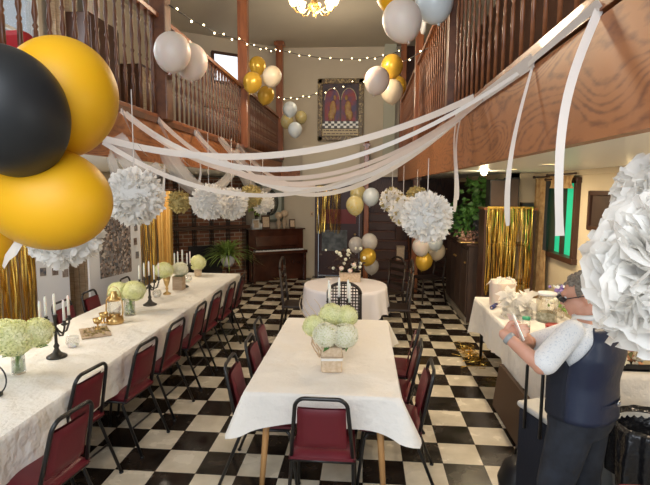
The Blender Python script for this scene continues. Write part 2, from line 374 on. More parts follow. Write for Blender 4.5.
# ---------------------------------------------------------------- tablecloths
def cloth(cx, cy, w_, l_, z, drop, amp, seed, flare=.1, rc=.02, step=.045):
    rr = random.Random(seed); P = []
    hw_, hl = w_/2, l_/2; cor = [(hw_-rc, hl-rc, 0), (-hw_+rc, hl-rc, 90), (-hw_+rc, -hl+rc, 180), (hw_-rc, -hl+rc, 270)]
    for q, (x, y, a0) in enumerate(cor):
        for i in range(7):
            a = R(a0+i*15); P.append((x+rc*math.cos(a), y+rc*math.sin(a), math.cos(a), math.sin(a), 1.15-.14*abs(i-3)))
        nx, ny, a1 = cor[(q+1) % 4]; a = R(a0+90); x1, y1 = x+rc*math.cos(a), y+rc*math.sin(a); x2, y2 = nx+rc*math.cos(a), ny+rc*math.sin(a)
        Ln = math.hypot(x2-x1, y2-y1); k = max(2, int(Ln/step))
        for i in range(1, k):
            t = i/k; dc = min(t, 1-t)*Ln; P.append((x1+(x2-x1)*t, y1+(y2-y1)*t, math.cos(a), math.sin(a), (.73 if rc < .015 else .8)*math.exp(-dc/.10)))
    return skirt(P, (cx, cy), z, drop, amp, rr, flare)
def skirt(P, c, z, drop, amp, rr, flare):
    n = len(P); s = 0; S = []
    for i in range(n):
        S.append(s); q = P[(i+1) % n]; s += math.hypot(q[0]-P[i][0], q[1]-P[i][1])
    ks = [(rr.uniform(.6, 1.3), 2*PI*max(2, round(s/rr.uniform(.16, .7)))/s, rr.uniform(0, 6)) for _ in range(5)]
    b = MB(); K = 8; vs = [(0, 0, z)]
    ins = []
    for j in range(K+1):
        t = j/K
        for i, (x, y, nx, ny, cw) in enumerate(P):
            rip = sum(a*math.sin(k*S[i]+ph) for a, k, ph in ks)/5*amp*t
            out = .004*min(1, j) + rip + amp*.8*t + flare*cw*t
            dz = drop*(1+.28*cw+.07*math.sin(ks[0][1]*S[i]*.5))*t
            if j == 0: dz = 0
            elif j == 1: dz = max(.012, dz)
            vs.append((x+nx*out, y+ny*out, z-dz))
    fs = [(0, 1+i, 1+(i+1) % n) for i in range(n)]; b.add(vs, fs, False)
    f2 = [(1+j*n+i, 1+(j+1)*n+i, 1+(j+1)*n+(i+1) % n, 1+j*n+(i+1) % n) for j in range(K) for i in range(n)]
    b.f += f2; b.s += [True]*len(f2)
    return b
def table(name, label, x, y, w_, l_, matleg, h=.742, ins=.08, splay=.05, r=(.028, .018), thick=.03):
    t = thing(name, label, 'table', (x, y, 0))
    MB().box((0, 0, h-thick/2), (w_, l_, thick)).build('tabletop', M('tabletop_'+name, (.5, .4, .3), .6), t, bevel=.004)
    MB().box((0, 0, h-thick-.035), (w_-.2, l_-.2, .06)).build('apron', matleg, t)
    for sx in (-1, 1):
        for sy in (-1, 1):
            MB().tube([(sx*(w_/2-ins-splay), sy*(l_/2-ins-splay), h-thick), (sx*(w_/2-ins), sy*(l_/2-ins), 0)], [r[0], r[1]], 12).build('leg', matleg, t)
    return t
# centre table
table('dining_table', 'rectangular table with splayed tapered oak legs in the middle of the floor', -.26, 3.97, 1.0, 1.82, moak, ins=.08, splay=.05)
tag(cloth(-.26, 3.97, 1.02, 1.86, .752, .20, .03, 3, .11, rc=.008).build('tablecloth', mcloth, loc=(-.26, 3.97, 0)), 'white cloth with hanging corners draped over the central table', 'tablecloth')
# long table on the left
table('banquet_table', 'very long banquet table down the left side of the room', -2.42, 4.45, .98, 5.85, mblackm)
tag(cloth(-2.42, 4.45, 1.02, 5.9, .752, .27, .022, 5, .04).build('tablecloth', mclothL, loc=(-2.42, 4.45, 0)), 'white cloth covering the very long left-hand table', 'tablecloth')
# right table
table('buffet_table', 'folding gift table along the right wall beside the man', 1.76, 4.87, .72, 2.42, mblackm, ins=.06, splay=0)
tag(cloth(1.76, 4.87, .76, 2.5, .752, .36, .022, 9, .05).build('tablecloth', mcloth, loc=(1.76, 4.87, 0)), 'white cloth on the gift table at the right wall', 'tablecloth')
# round table
RT = Vector((-.25, 6.72, 0))
t = thing('round_table', 'round table standing behind the central table', 'table', RT)
MB().lathe([(.0, .705), (.56, .705), (.565, .742), (0, .742)], n=40).build('tabletop', M('round_top', (.4, .3, .2), .6), t)
MB().lathe([(.25, 0), (.25, .03), (.05, .08), (.04, .68), (.12, .705)], n=20).build('pedestal', mblackm, t)
P = [(.57*math.cos(2*PI*i/96), .57*math.sin(2*PI*i/96), math.cos(2*PI*i/96), math.sin(2*PI*i/96), 0) for i in range(96)]
tag(skirt(P, (0, 0), .752, .36, .05, random.Random(4), 0).build('tablecloth', M('white_round_cloth', (.80, .76, .78), .7, scale=5, bump=.2), loc=RT), 'white cloth rippling over the round table', 'tablecloth')

# ---------------------------------------------------------------- burgundy banquet chairs
def make_chair():
    """faces +x (seat in front of the back)"""
    t = thing('banquet_chair', 'x', 'chair')
    b = MB()
    pts = []
    bw = .19
    # inverted U back frame, leaning back
    def bp(y, z): return Vector((-.20-(z-.45)*.22, y*(1-.5*max(0, z-.45)), z))
    pts = [bp(-bw, .43), bp(-bw, .70)]
    for i in range(7):
        a = R(180-i*15); pts.append(bp(-bw+.07+.07*math.cos(a), .80+.06*math.sin(a)))
    for i in range(7):
        a = R(90-i*15); pts.append(bp(bw-.07+.07*math.cos(a), .80+.06*math.sin(a)))
    pts += [bp(bw, .70), bp(bw, .43)]
    b.tube(pts, .0125, 8).build('back_frame', mblackm, t)
    for sy in (-1, 1):
        MB().tube([(-.20, sy*.19, .44), (-.17, sy*.19, .40), (-.33, sy*.205, 0.01)], .0115, 8).tube([(-.33, sy*.205, .012), (-.332, sy*.206, 0)], .016, 8).build('leg', mblackm, t)
        MB().tube([(.14, sy*.19, .43), (.17, sy*.19, .39), (.22, sy*.2, 0.01)], .0115, 8).tube([(.22, sy*.2, .012), (.221, sy*.2, 0)], .016, 8).build('leg', mblackm, t)
    MB().tube([(-.2, -.19, .425), (.15, -.19, .425), (.19, -.12, .425), (.19, .12, .425), (.15, .19, .425), (-.2, .19, .425)], .011, 8, closed=True).tube([(-.245, -.195, .22), (-.245, .195, .22)], .008, 6).build('seat_frame', mblackm, t)
    # seat pad: rounded cushion
    def sp(u_, v_):
        x = -.215+u_*.42; wv = .205-.02*u_; y = (v_*2-1)*wv
        e = min(1, min(u_, 1-u_)*9)*min(1, min(v_, 1-v_)*9)
        return Vector((x, y, .455+.032*e**.5+.008*math.sin(PI*u_)*math.sin(PI*v_)))
    s = MB().grid(sp, 14, 14); s.grid(lambda u_, v_: Vector((-.215+u_*.42, -(v_*2-1)*(.205-.02*u_), .437)), 1, 1)
    s.box((-.005, 0, .446), (.42, .385, .018)); s.build('seat', mvinyl, t)
    # back pad, follows the lean; narrower at bottom
    def pad(f):
        def g(u_, v_):
            z = .52+v_*.27; wv = .155+.018*v_; y = (u_*2-1)*wv
            e = (min(1, min(u_, 1-u_)*8)*min(1, min(v_, 1-v_)*8))**.5
            c = bp(y, z); return c+Vector((f*(.012+.014*e)+.015-.03*(1-(u_*2-1)**2)*.3, 0, 0))
        return g
    MB().grid(pad(1), 12, 12).grid(lambda u_, v_: pad(-1)(1-u_, v_), 12, 12).build('backrest', mvinyl, t)
    return t
proto = make_chair(); first = [True]
def chair(x, y, rz, label, group):
    o = proto if first[0] else copy_tree(proto); first[0] = False
    o.location = (x, y, 0); o.rotation_euler.z = rz; tag(o, label, 'chair', group); return o
ords = ['first', 'second', 'third', 'fourth', 'fifth', 'sixth', 'seventh', 'eighth', 'ninth']
LC = [(2.50, -1.86, 172), (3.10, -2.10, 172), (3.70, -1.99, 174), (4.30, -1.98, 176), (4.95, -1.98, 180), (5.52, -1.98, 178), (6.08, -1.96, 180), (6.66, -1.97, 183)]
gl = 'burgundy chairs on the aisle side of the long table'
for i, (y, x, a) in enumerate(LC):
    lab = ('burgundy vinyl chair nearest the camera on the aisle side of the long table' if i == 0 else
           'burgundy vinyl chair furthest away on the aisle side of the long table' if i == 7 else
           'burgundy vinyl chair, %s from the camera along the aisle side of the long table' % ords[i])
    chair(x, y, R(a), lab, gl)
for i, y in enumerate((3.75, 4.88, 5.42, 6.3)):
    chair(-2.92, y, R(i*3-4), 'burgundy chair on the wall side of the long table, %s' % ('beside the nearest flowers', 'behind the brass lantern', 'beyond the brass lantern', 'near the gold drape')[i], 'burgundy chairs on the wall side of the long table')
for i, (y, dx) in enumerate(((3.36, 0), (3.86, .02), (4.40, -.03))):
    chair(-.66+dx, y, R(2), 'burgundy chair on the left side of the central table, %s' % ('nearest', 'middle one', 'furthest')[i], 'chairs beside the central table')
    chair(.20-dx, y+.02, R(178-4*i), 'burgundy chair on the right side of the central table, %s' % ('nearest', 'middle one', 'furthest')[i], 'chairs beside the central table')
chair(-.235, 3.02, R(90), 'burgundy chair at the near end of the central table, back towards camera', 'chairs beside the central table')
t = thing('padded_stool', 'red padded stool just showing at the bottom right corner below the bin', 'stool', (1.40, 2.05, 0))
MB().box((0, 0, .725), (.46, .34, .05)).build('seat', M('red_vinyl', (.22, .012, .02), .45), t, bevel=.02, seg=3)
for sx in (-1, 1):
    for sy in (-1, 1): MB().tube([(sx*.16, sy*.12, .7), (sx*.19, sy*.15, 0)], .014, 8).build('leg', mblackm, t)

# ---------------------------------------------------------------- dark wooden chairs round the round table
def wood_chair(x, y, rz, label, cane=False, h=1.05):
    t = thing('wooden_chair', label, 'chair', (x, y, 0), rz, 'dark wooden chairs round the round table')
    for sy in (-1, 1):
        MB().tube([(.2, sy*.19, .44), (.21, sy*.2, 0)], [.02, .014], 8).build('leg', mebony, t)
        MB().tube([(-.26, sy*.2, 0), (-.19, sy*.19, .45), (-.24, sy*.19, h-.14)], [.014, .02, .016], 8).build('leg', mebony, t)
    MB().box((0, 0, .45), (.44, .42, .035)).build('seat', mebony, t, bevel=.012)
    MB().box((.2, 0, .22), (.015, .36, .02)).build('stretcher', mebony, t); MB().box((-.22, 0, .22), (.015, .36, .02)).build('stretcher', mebony, t)
    b = MB()
    arch = [Vector((-.24, .19*math.cos(R(a)), h-.14+.13*math.sin(R(a)))) for a in range(0, 181, 12)]
    b.tube(arch, .018, 8)
    if cane:
        b2 = MB()
        for i in range(-5, 6):
            y_ = i*.033; top = h-.14+.13*math.sqrt(max(0, 1-(y_/.19)**2))
            b2.box((-.225, y_, (.55+top)/2), (.008, .012, top-.55))
        for k in range(13):
            z = .56+k*.036; ww = .19 if z < h-.14 else .19*math.sqrt(max(.05, 1-((z-h+.14)/.13)**2))
            b2.box((-.225, 0, z), (.009, 2*ww, .012))
        b2.build('cane_panel', mebony, t)
        b.box((-.22, 0, .54), (.025, .38, .03))
        for q in (-1, 1): b.box((-.235, q*.19, (.54+h-.14)/2), (.02, .02, h-.14-.54+.03))
    else:
        for k in range(4): b.box((-.225, 0, .56+k*.115), (.014, .37, .05))
    b.build('backrest', mebony, t); return t
wood_chair(-.22, 5.86, R(90), 'dark chair with arched woven back in front of the round table', True, 1.0)
wood_chair(-.90, 6.75, R(0), 'dark ladder-back chair left of the round table', False, 1.12)
wood_chair(.42, 6.72, R(180), 'dark ladder-back chair right of the round table', False, 1.12)
wood_chair(.35, 7.75, R(215), 'dark ladder-back chair behind the round table near the stairs', False, 1.0)
wood_chair(1.2, 9.1, R(200), 'small dark chair standing by the dark cupboard under the white balloons', False, .9)

# ---------------------------------------------------------------- balloons
BAL = {'g': mlatexg, 'k': mlatexk, 'w': mlatexw, 'b': mlatexb, 'c': mlatexc, 'm': mchrome, 'f': mconf, 's': msilv}
def balloon(px, py, rp, kind, label, group, rad=.14, down=None, el=1.06):
    D = rad*F/rp; c = at(px, py, D=D); dn = Vector(down or (rnd.uniform(-.3, .3), rnd.uniform(-.2, .2), -1)).normalized()
    A = (align(-dn)); t = thing('balloon', label, 'balloon', c, 0, group)
    pr = []
    for i in range(1, 20):
        a = PI*i/20; z = math.cos(a); r = math.sin(a)
        if z < 0: r *= (1-.10*z*z); z *= 1.14
        pr.append((rad*r, rad*z))
    n = 40 if rp > 30 else 24
    if rp > 30:
        pr = []
        for i in range(1, 40):
            a = PI*i/40; z = math.cos(a); r = math.sin(a)
            if z < 0: r *= (1-.10*z*z); z *= 1.14
            pr.append((rad*r, rad*z))
    A = A @ Matrix.Diagonal((1, 1, el)); MB().lathe(pr, n=n, axis=A).build('skin', BAL[kind], t)
    MB().lathe([(rad*.06, -rad*1.12), (rad*.035, -rad*1.17), (rad*.09, -rad*1.24)], n=10, axis=A).build('knot', BAL[kind], t)
    return t
G = 'large balloons at the left edge'
balloon(6, 110, 57, 'k', 'large black balloon at the left edge', G, .15, (.0, .7, -1), 1.12)
balloon(63, 95, 52, 'g', 'large mustard balloon behind the black one', G, .16, (-.25, .3, -1), 1.07)
balloon(50, 199, 51, 'g', 'large mustard balloon below the black one', G, .155, (-1, .1, .12), 1.2)
balloon(-17, 243, 27, 'g', 'yellow balloon cut off by the left edge of the picture', G, .1, (.2, 0, -1))
G = 'white balloons on the left post'
balloon(172.5, 51.5, 18, 'w', 'left one of two white balloons on the left balcony post', G, .16); balloon(191, 61, 16.5, 'w', 'right one of two white balloons on the left balcony post', G, .16)
G = 'gold and cream balloons on the second left post'
for a in ((257.5, 65.5, 8.5, 'm', 'gold balloon at the top of the cluster on the second left post'), (252.5, 82, 9.5, 'm', 'gold balloon at the left of the cluster on the second left post'), (272, 76, 9.5, 'c', 'cream balloon in the cluster on the second left post'), (266, 95, 8.5, 'm', 'gold balloon at the bottom of the cluster on the second left post')): balloon(*a, G)
G = 'small balloons on the far left post'
for a in ((290, 109, 7, 'b', 'pale blue balloon on the far left post'), (287, 121, 6.5, 'f', 'clear gold-flecked balloon left in the far left post cluster'), (301, 117, 6, 'f', 'clear gold-flecked balloon right in the far left post cluster'), (295, 129.5, 7, 'b', 'pale blue balloon at the bottom of the far left post cluster')): balloon(*a, G, rad=.125)
G = 'large balloons at the top of the right railing'
balloon(402, 20, 19.5, 'w', 'large white balloon lower left in the top right cluster', G, .16); balloon(434, 1, 19, 'b', 'large pale grey balloon top right above the railing', G, .16); balloon(393, -8, 17, 'g', 'mustard balloon cut off by the top edge', G, .15)
G = 'gold and cream balloons on the far right post'
for a in ((392, 66, 11, 'm', 'gold balloon at the top of the far right post cluster'), (377, 80, 12.5, 'w', 'cream white balloon at the left of the far right post cluster'), (397, 86, 9.5, 'm', 'gold balloon at the right of the far right post cluster'), (392, 91, 11, 'c', 'cream balloon at the bottom of the far right post cluster')): balloon(*a, G)
G = 'balloons above the foil-hung doorway'
for a in ((358, 193, 8, 'f', 'clear gold-flecked balloon on top beside the doorway'), (355, 205, 9, 'f', 'yellowish balloon beside the foil-hung doorway'), (371, 196.5, 8.3, 'b', 'white balloon on the stair newel beside the doorway')): balloon(*a, G, rad=.13)
G = 'balloons tied at the foot of the stairs'
for a in ((356, 244.5, 7.5, 's', 'clear balloon left in the cluster at the stair foot'), (369.5, 241.5, 8, 's', 'pearly balloon top right in the cluster at the stair foot'), (368, 256.5, 8.2, 'm', 'gold balloon in the cluster at the stair foot'), (371.5, 266, 7.5, 's', 'clear balloon at the bottom of the cluster at the stair foot')): balloon(*a, G, rad=.13)
G = 'balloons on the stair pillar under the big white pompom'
for a in ((421, 246.5, 8.6, 'w', 'white balloon left on the pillar under the big pompom'), (434, 241, 8.6, 'b', 'pale blue balloon touching the big pompom from below'), (437, 251, 8.2, 'c', 'cream balloon on the pillar under the big pompom'), (424, 261, 8.5, 'm', 'gold balloon lowest on the pillar under the big pompom')): balloon(*a, G, rad=.14)

# ---------------------------------------------------------------- pompoms
def ribbon(b, P, wd, wv=None, tw=0, ph=0):
    """flat strip along P; wv is its width direction, turned by tw along the way"""
    n = len(P); vs = []
    for i, p in enumerate(P):
        p = Vector(p); T = (Vector(P[min(i+1, n-1)])-Vector(P[max(i-1, 0)])).normalized()
        wd_ = wd[i] if isinstance(wd, list) else wd
        w_ = Vector(wv) if wv else Vector((0, 0, 1)); w_ = (w_-T*w_.dot(T)).normalized()
        a = ph+tw*i/(n-1); w_ = w_*math.cos(a)+T.cross(w_)*math.sin(a)
        vs += [p-w_*wd_/2, p+w_*wd_/2]
    b.add(vs, [(2*i, 2*i+1, 2*i+3, 2*i+2) for i in range(n-1)], True)
def pompom(c, rad, mat, label, group, npet=330, wd=.27, seed=0, string=None, mat2=None, squash=1, fine=False):
    rr = random.Random(seed); t = thing('tissue_pompom', label, 'pompom', c, 0, group)
    bs = [MB(), MB()]
    for i in range(npet):
        zz = 1-2*(i+.5)/npet; a = i*2.39996; r_ = math.sqrt(1-zz*zz)
        dv = Vector((r_*math.cos(a), r_*math.sin(a), zz)) + Vector((rr.gauss(0, .1), rr.gauss(0, .1), rr.gauss(0, .1))); dv.normalize()
        sd_ = dv.cross(Vector((rr.gauss(0, 1), rr.gauss(0, 1), rr.gauss(0, 1)))).normalized(); nn = dv.cross(sd_)
        Lr = rad*rr.uniform(.86, 1.06); w_ = rad*wd*rr.uniform(.7, 1.2); cup = rad*.12*rr.uniform(.3, 1.6); bend = rad*rr.uniform(-.14, .14)
        if fine:
            p1, p2, p3 = rr.uniform(0, 6), rr.uniform(0, 6), rr.uniform(2.5, 5)
            b1 = MB()
            def pg(u_, v_):
                f = .42+.58*v_; g = math.sin(.35+1.9*v_)**.7; x = (u_-.5)*2
                f2 = f*(1-.10*abs(x)**2.5*v_+.035*math.sin(9*u_+p1)*v_)
                return dv*Lr*f2 + sd_*x*w_*g*.5 + nn*(bend*f*f+cup*1.3*(x*x-.4)*g+rad*.05*math.sin(p3*x+p1)*v_+rad*.035*math.sin(7*f+p2+2*x)+rad*.03*math.sin(11*x+p2)*v_*v_)
            b1.grid(pg, 9, 8); b1.v = [(v.x, v.y, v.z*squash) if isinstance(v, Vector) else (v[0], v[1], v[2]*squash) for v in b1.v]
            bs[0].add(b1.v, b1.f, True); continue
        vs = []
        for (f, g) in ((.35, .4), (.58, .8), (.78, 1.05), (.92, 1.0), (1.0, .7)):
            q = dv*Lr*f + nn*bend*f*f
            for s_ in (-1, -.4, .4, 1):
                tip = 0 if f < 1 else rr.uniform(-.10, .06)*rad
                vs.append(q + sd_*s_*w_*g*.5 + nn*(cup*(abs(s_)-.5)*g + rr.gauss(0, .022)*rad) + dv*(tip+rr.gauss(0, .008)*rad))
        vs = [Vector((v.x, v.y, v.z*squash)) for v in vs]
        bs[1 if (mat2 and i % 3 == 0) else 0].add(vs, [(4*r0+k, 4*r0+k+1, 4*r0+k+5, 4*r0+k+4) for r0 in range(4) for k in range(3)], True)
    cr = .6 if fine else .8; bs[0].ball((0, 0, 0), (rad*cr, rad*cr, rad*cr*squash), 20, 14)
    bs[0].build('petals', mat, t)
    if mat2: bs[1].build('petals', mat2, t, label='gold tissue petals')
    if string: MB().tube([(0, 0, rad*.5), (string[0]-c.x, string[1]-c.y, string[2]-c.z)], .0035, 5).build('string', mcrepe, t)
    return t
def pom(px, py, rp, rad, mat, label, group, seed, sz=None, **k):
    c = at(px, py, D=rad*F/rp); top = (c.x, c.y, sz) if sz else None
    return pompom(c, rad, mat, label, group, seed=seed, string=top, **k)
G = 'tissue pompoms hanging along the left balcony'
pom(135, 197, 29, .19, mtissue, 'large white pompom hanging nearest below the left balcony', G, 1, 2.7)
pom(64, 231, 38, .20, mtissue, 'wide white pompom half hidden by the lower mustard balloon', G, 2, 2.6)
pom(179.5, 202, 12, .13, mtissueG, 'small olive gold pompom left of the white pair', G, 3, 2.5, npet=230, wd=.2)
pom(209, 202, 18.5, .18, mtissue, 'left pompom of the white pair near the brick fireplace', G, 4, 2.6)
pom(232, 203.5, 16.5, .18, mtissue, 'right pompom of the white pair near the brick fireplace', G, 5, 2.6)
pom(251, 196, 12, .15, mtissueG, 'olive gold pompom right of the white pair', G, 6, 2.5, npet=230, wd=.2)
pom(263, 203, 11.5, .15, mtissue, 'small white pompom furthest along the left side', G, 7, 2.5, npet=230, wd=.2)
G = 'tissue pompoms hanging below the right balcony'
pom(427, 217.5, 26, .19, mtissue, 'large round white pompom below the right plywood board', G, 8, 2.3, npet=460, wd=.22)
pom(392, 200, 13, .14, mtissue, 'small white and gold pompom furthest left in the right group', G, 9, 2.3, npet=230, mat2=mtissueG)
pom(403, 211, 15.5, .15, mtissue, 'white and gold pompom directly behind the big round one', G, 10, 2.3, npet=150, mat2=mtissueG)
pom(417, 197, 11.5, .13, mtissueG, 'gold pompom peeking out above the big round one', G, 11, 2.3, npet=230)
G = 'very large white pompoms at the right edge'
hp = at(674, 275, D=1.2)
pompom(hp, .20, mtissue, 'huge white tissue pompom filling the right edge in front of the man', G, npet=300, wd=.85, seed=12, squash=1.08, fine=True, string=(hp.x, hp.y, 2.24))
hp = at(660, 196, D=1.45)
pompom(hp, .13, mtissue, 'smaller white tissue pompom above the huge one at the right edge', G, npet=150, wd=.8, seed=13, fine=True, string=(hp.x, hp.y, 2.3))

rb0 = at(17, 236, D=1.45); b_ = MB(); ribbon(b_, [Vector((0, 0, 0)), Vector((.004, 0, -.02)), Vector((-.014, 0, -.045)), Vector((-.035, 0, -.065)), Vector((-.05, 0, -.095))], [.012, .03, .035, .03, .02], (1, 0, .6), .6, 0)
tag(b_.build('silver_ribbon', msilv, loc=rb0), 'short silvery ribbon dangling below the lower mustard balloon', 'ribbon')
# ---------------------------------------------------------------- crepe streamers
def sag(p, q, s, n=28, side=0):
    p = Vector(p); q = Vector(q); r_ = []
    for i in range(n+1):
        t = i/n; v = p.lerp(q, t); v.z -= s*4*t*(1-t); v.y += side*4*t*(1-t); r_.append(v)
    return r_
def streamer(p, q, s, wd, mat, label, tw=0, ph=0, group='crepe streamers looped across the hall'):
    P = sag(p, q, s); c = P[0].copy(); b = MB(); ribbon(b, [v-c for v in P], wd, None, tw, ph)
    return tag(b.build('crepe_streamer', mat, loc=c), label, 'streamer', group)
XLs, XRs = XL+.035, XR-.035
gx = XRs
def proj(v):
    d = Vector(v)-EYE; z = d.dot(FWD); return 325+F*d.dot(CA)/z, 242.5-F*d.dot(CB)/z
def fit(p, q, ty, xx=300):
    lo, hi = -.6, 1.6
    for _ in range(30):
        m_ = (lo+hi)/2; P = [proj(v) for v in sag(p, q, m_, 60)]; k = min(range(61), key=lambda i: abs(P[i][0]-xx))
        if P[k][1] < ty: lo = m_
        else: hi = m_
    return m_
S = [
    (at(102, 138, X=XLs), at(474, 97, X=gx), 152, .046, mcrepe, 'widest white streamer, from the board below the mustard balloons to the top right', .5),
    (at(120, 110, X=XLs), at(484, 98, X=gx), 178, .036, mcrepeP, 'blush streamer starting beside the mustard balloon', 1.2),
    (at(126, 113, X=XLs), at(520, 72, X=gx), 168, .036, mcrepe, 'white streamer starting just left of the first post', -.8),
    (at(158, 119, X=XLs), at(480, 101, X=gx), 184, .04, mcrepeP, 'blush streamer starting just right of the first post', .9),
    (at(194, 131, X=XLs), at(476, 104, X=gx), 190, .045, mcrepe, 'white streamer starting below the white balloons on the left rail', -.6),
    (at(218, 138, X=XLs), at(470, 108, X=gx), 194, .045, mcrepe, 'white streamer starting between the two left posts', 1.0),
    (at(237, 145, X=XLs), at(462, 112, X=gx), 187, .045, mcrepeP, 'blush streamer starting at the second left post', -.9),
    (at(103, 142, X=XLs), at(466, 108, X=gx), 193, .036, mcrepe, 'white streamer sagging lowest across the room', 1.4),
]
for s in S: streamer(s[0], s[1], fit(s[0], s[1], s[2]), s[3], s[4], s[5], s[6])
streamer(at(455, 117, X=gx-.01), at(533, 60, X=gx-.01), .0, .06, mcrepe, 'broad white streamer lying along the bottom rail of the right balcony', .3)
streamer(at(528, 64, X=gx-.012), at(600, 2, X=gx-.012), .0, .028, mcrepe, 'narrow white streamer running up the bottom rail to the top right', .6)
for k_, (p_, q_, tt_) in enumerate((((122, 110), (150, 158), 'beside the mustard balloon'), ((158, 119), (190, 166), 'at the first left post'), ((195, 131), (232, 168), 'below the two white balloons'), ((220, 138), (262, 176), 'between the two left posts'), ((237, 145), (285, 186), 'at the second left post'))):
    streamer(at(*p_, X=XLs+.02), at(*q_, X=XLs+.4), .05, .07, mtulle, 'sheer band slanting down from the left rail %s' % tt_, .8, .2, 'sheer bands below the left rail')
def hanger(px, py0, py1, X, Y, w0, w1, label, seed, sw=0):
    rr = random.Random(seed); a = at(px, py0, X=X); D = (a-EYE).dot(FWD); e = at(px, py1, D=D); dx = at(px+sw, py1, D=D)-e; n = 20; P = []; W = []
    for i in range(n+1):
        t = i/n; v = a.lerp(e, t)+dx*(1-(1-t)**2.2); v.x += .012*math.sin(5*t+seed); v.y += .01*math.sin(7*t); P.append(v-a); W.append(w0+(w1-w0)*(t**1.5)*(1-max(0, t-.93)*9))
    b = MB(); ribbon(b, P, W, (1, .2, 0), rr.uniform(-.6, .6), 0)
    return tag(b.build('crepe_streamer', mcrepe, loc=a), label, 'streamer', 'streamer tails hanging down')
hanger(532, 60, 226, gx, 0, .012, .04, 'long white streamer tail hanging in front of the speaker at right', 1, -23)
hanger(598, 4, 236, gx, 0, .03, .022, 'wide white streamer tail folded over the right rail, hanging by the window', 2, -40)
hanger(461, 115, 200, gx, 0, .01, .035, 'thin white tail hanging left above the big round pompom', 3, -5)
hanger(457, 122, 212, gx, 0, .01, .04, 'thin white tail hanging beside the big round pompom', 4, -3)
hanger(166, 152, 212, XLs, 0, .012, .04, 'white streamer tail hanging between the left pompoms', 5, -4)
hanger(200, 160, 196, XLs, 0, .012, .05, 'short white tail above the left pompom pair', 6, -1)
# tulle swags under the left board
def tulle(p, q, s, wd, label):
    P = sag(p, q, s, 16); c = P[0].copy(); b = MB()
    for j in range(3): ribbon(b, [v-c+Vector((0, 0, -.02*j)) for v in P], wd*(.8+.2*j), None, .5*(j-1), .25*j)
    tag(b.build('tulle_swag', mtulle, loc=c), label, 'tulle', 'sheer tulle swags on the left board')
tulle(at(118, 135, X=XLs+.03), at(160, 166, X=XLs+.2), .12, .12, 'sheer white tulle swag beside the nearest hanging pompom')
tulle(at(165, 145, X=XLs+.03), at(232, 172, X=XLs+.25), .3, .14, 'sheer white tulle swag above the olive pompom')
tulle(at(235, 150, X=XLs+.03), at(275, 178, X=XLs+.25), .4, .14, 'sheer white tulle swag at the far end of the left board')
tulle(at(110, 150, X=XLs+.04), at(120, 185, X=XLs+.02), .0, .06, 'sheer tulle tail hanging from the left board')

# ---------------------------------------------------------------- string lights
mbulb = M('warm_bulb', (1, .8, .5), .3, emis=9, ecol=(1, .78, .42))
def lights(pts, sagk, nb, label):
    P = []
    for i in range(len(pts)-1):
        q = sag(pts[i], pts[i+1], sagk, 10); P += q if i == 0 else q[1:]
    c = Vector(pts[0]); t = thing('string_light', label, 'string lights', c, 0, 'fairy lights strung across the hall')
    MB().tube([v-c for v in P], .006, 5).build('wire', mblack, t)
    me = None; n = len(P)
    for k in range(nb):
        f = (k+.5)/nb*(n-1); i = int(f); p_ = P[i].lerp(P[min(i+1, n-1)], f-i)-c
        if me is None: o = MB().ball((0, 0, 0), .0115, 8, 6).build('bulb', mbulb, t); me = o.data
        else: o = bpy.data.objects.new('bulb', me); COL.objects.link(o); o.parent = t
        o.location = p_+Vector((0, 0, -.02 if k % 2 else .012))
lights([at(169, 5, X=XL+.1), at(241, 40, X=XL+.1), at(280, 50, X=XL+.1), at(350, 59, Y=9.5), at(403, 50, X=XR-.1)], .05, 27, 'string of tiny warm bulbs running highest from the left post to the right railing')
lights([at(249, 90, X=XL+.1), at(281, 98, X=XL+.12), at(312, 95, Y=11.2), at(357, 80, Y=11.2)], .03, 15, 'string of tiny warm bulbs ending at the framed picture')
lights([at(360, 84, Y=10.5), at(392, 66, X=XR-.2), at(428, 48, X=XR-.1)], .02, 9, 'string of tiny warm bulbs crossing the far right balloon cluster')

# ---------------------------------------------------------------- chandelier
CC = at(314, 6, Y=5.7); t = thing('chandelier', 'brass chandelier with small glass shades hanging from the ceiling', 'chandelier', CC)
MB().lathe([(.012, 5.25-CC.z), (.012, .02)], n=8).lathe([(.07, 5.25-CC.z), (.02, 5.19-CC.z)], n=16).build('stem', mbrass, t)
MB().lathe([(.0, -.11), (.02, -.10), (.015, -.07), (.06, -.04), (.07, 0), (.03, .05), (.05, .1), (.015, .16)], n=16).build('body', mbrass, t)
mshade = M('lit_glass_shade', (1, .85, .6), .3, emis=5, ecol=(1, .7, .32))
for k in range(8):
    a = 2*PI*k/8; d_ = Vector((math.cos(a), math.sin(a), 0))
    ar = MB().tube([d_*.04+Vector((0, 0, 0)), d_*.12+Vector((0, 0, -.07)), d_*.2+Vector((0, 0, -.06)), d_*.235+Vector((0, 0, .0))], .007, 6).build('arm', mbrass, t)
    MB().lathe([(.018, .0), (.04, .03), (.05, .07), (.06, .1)], c=d_*.235, n=12, close=False).build('shade', mshade, ar)
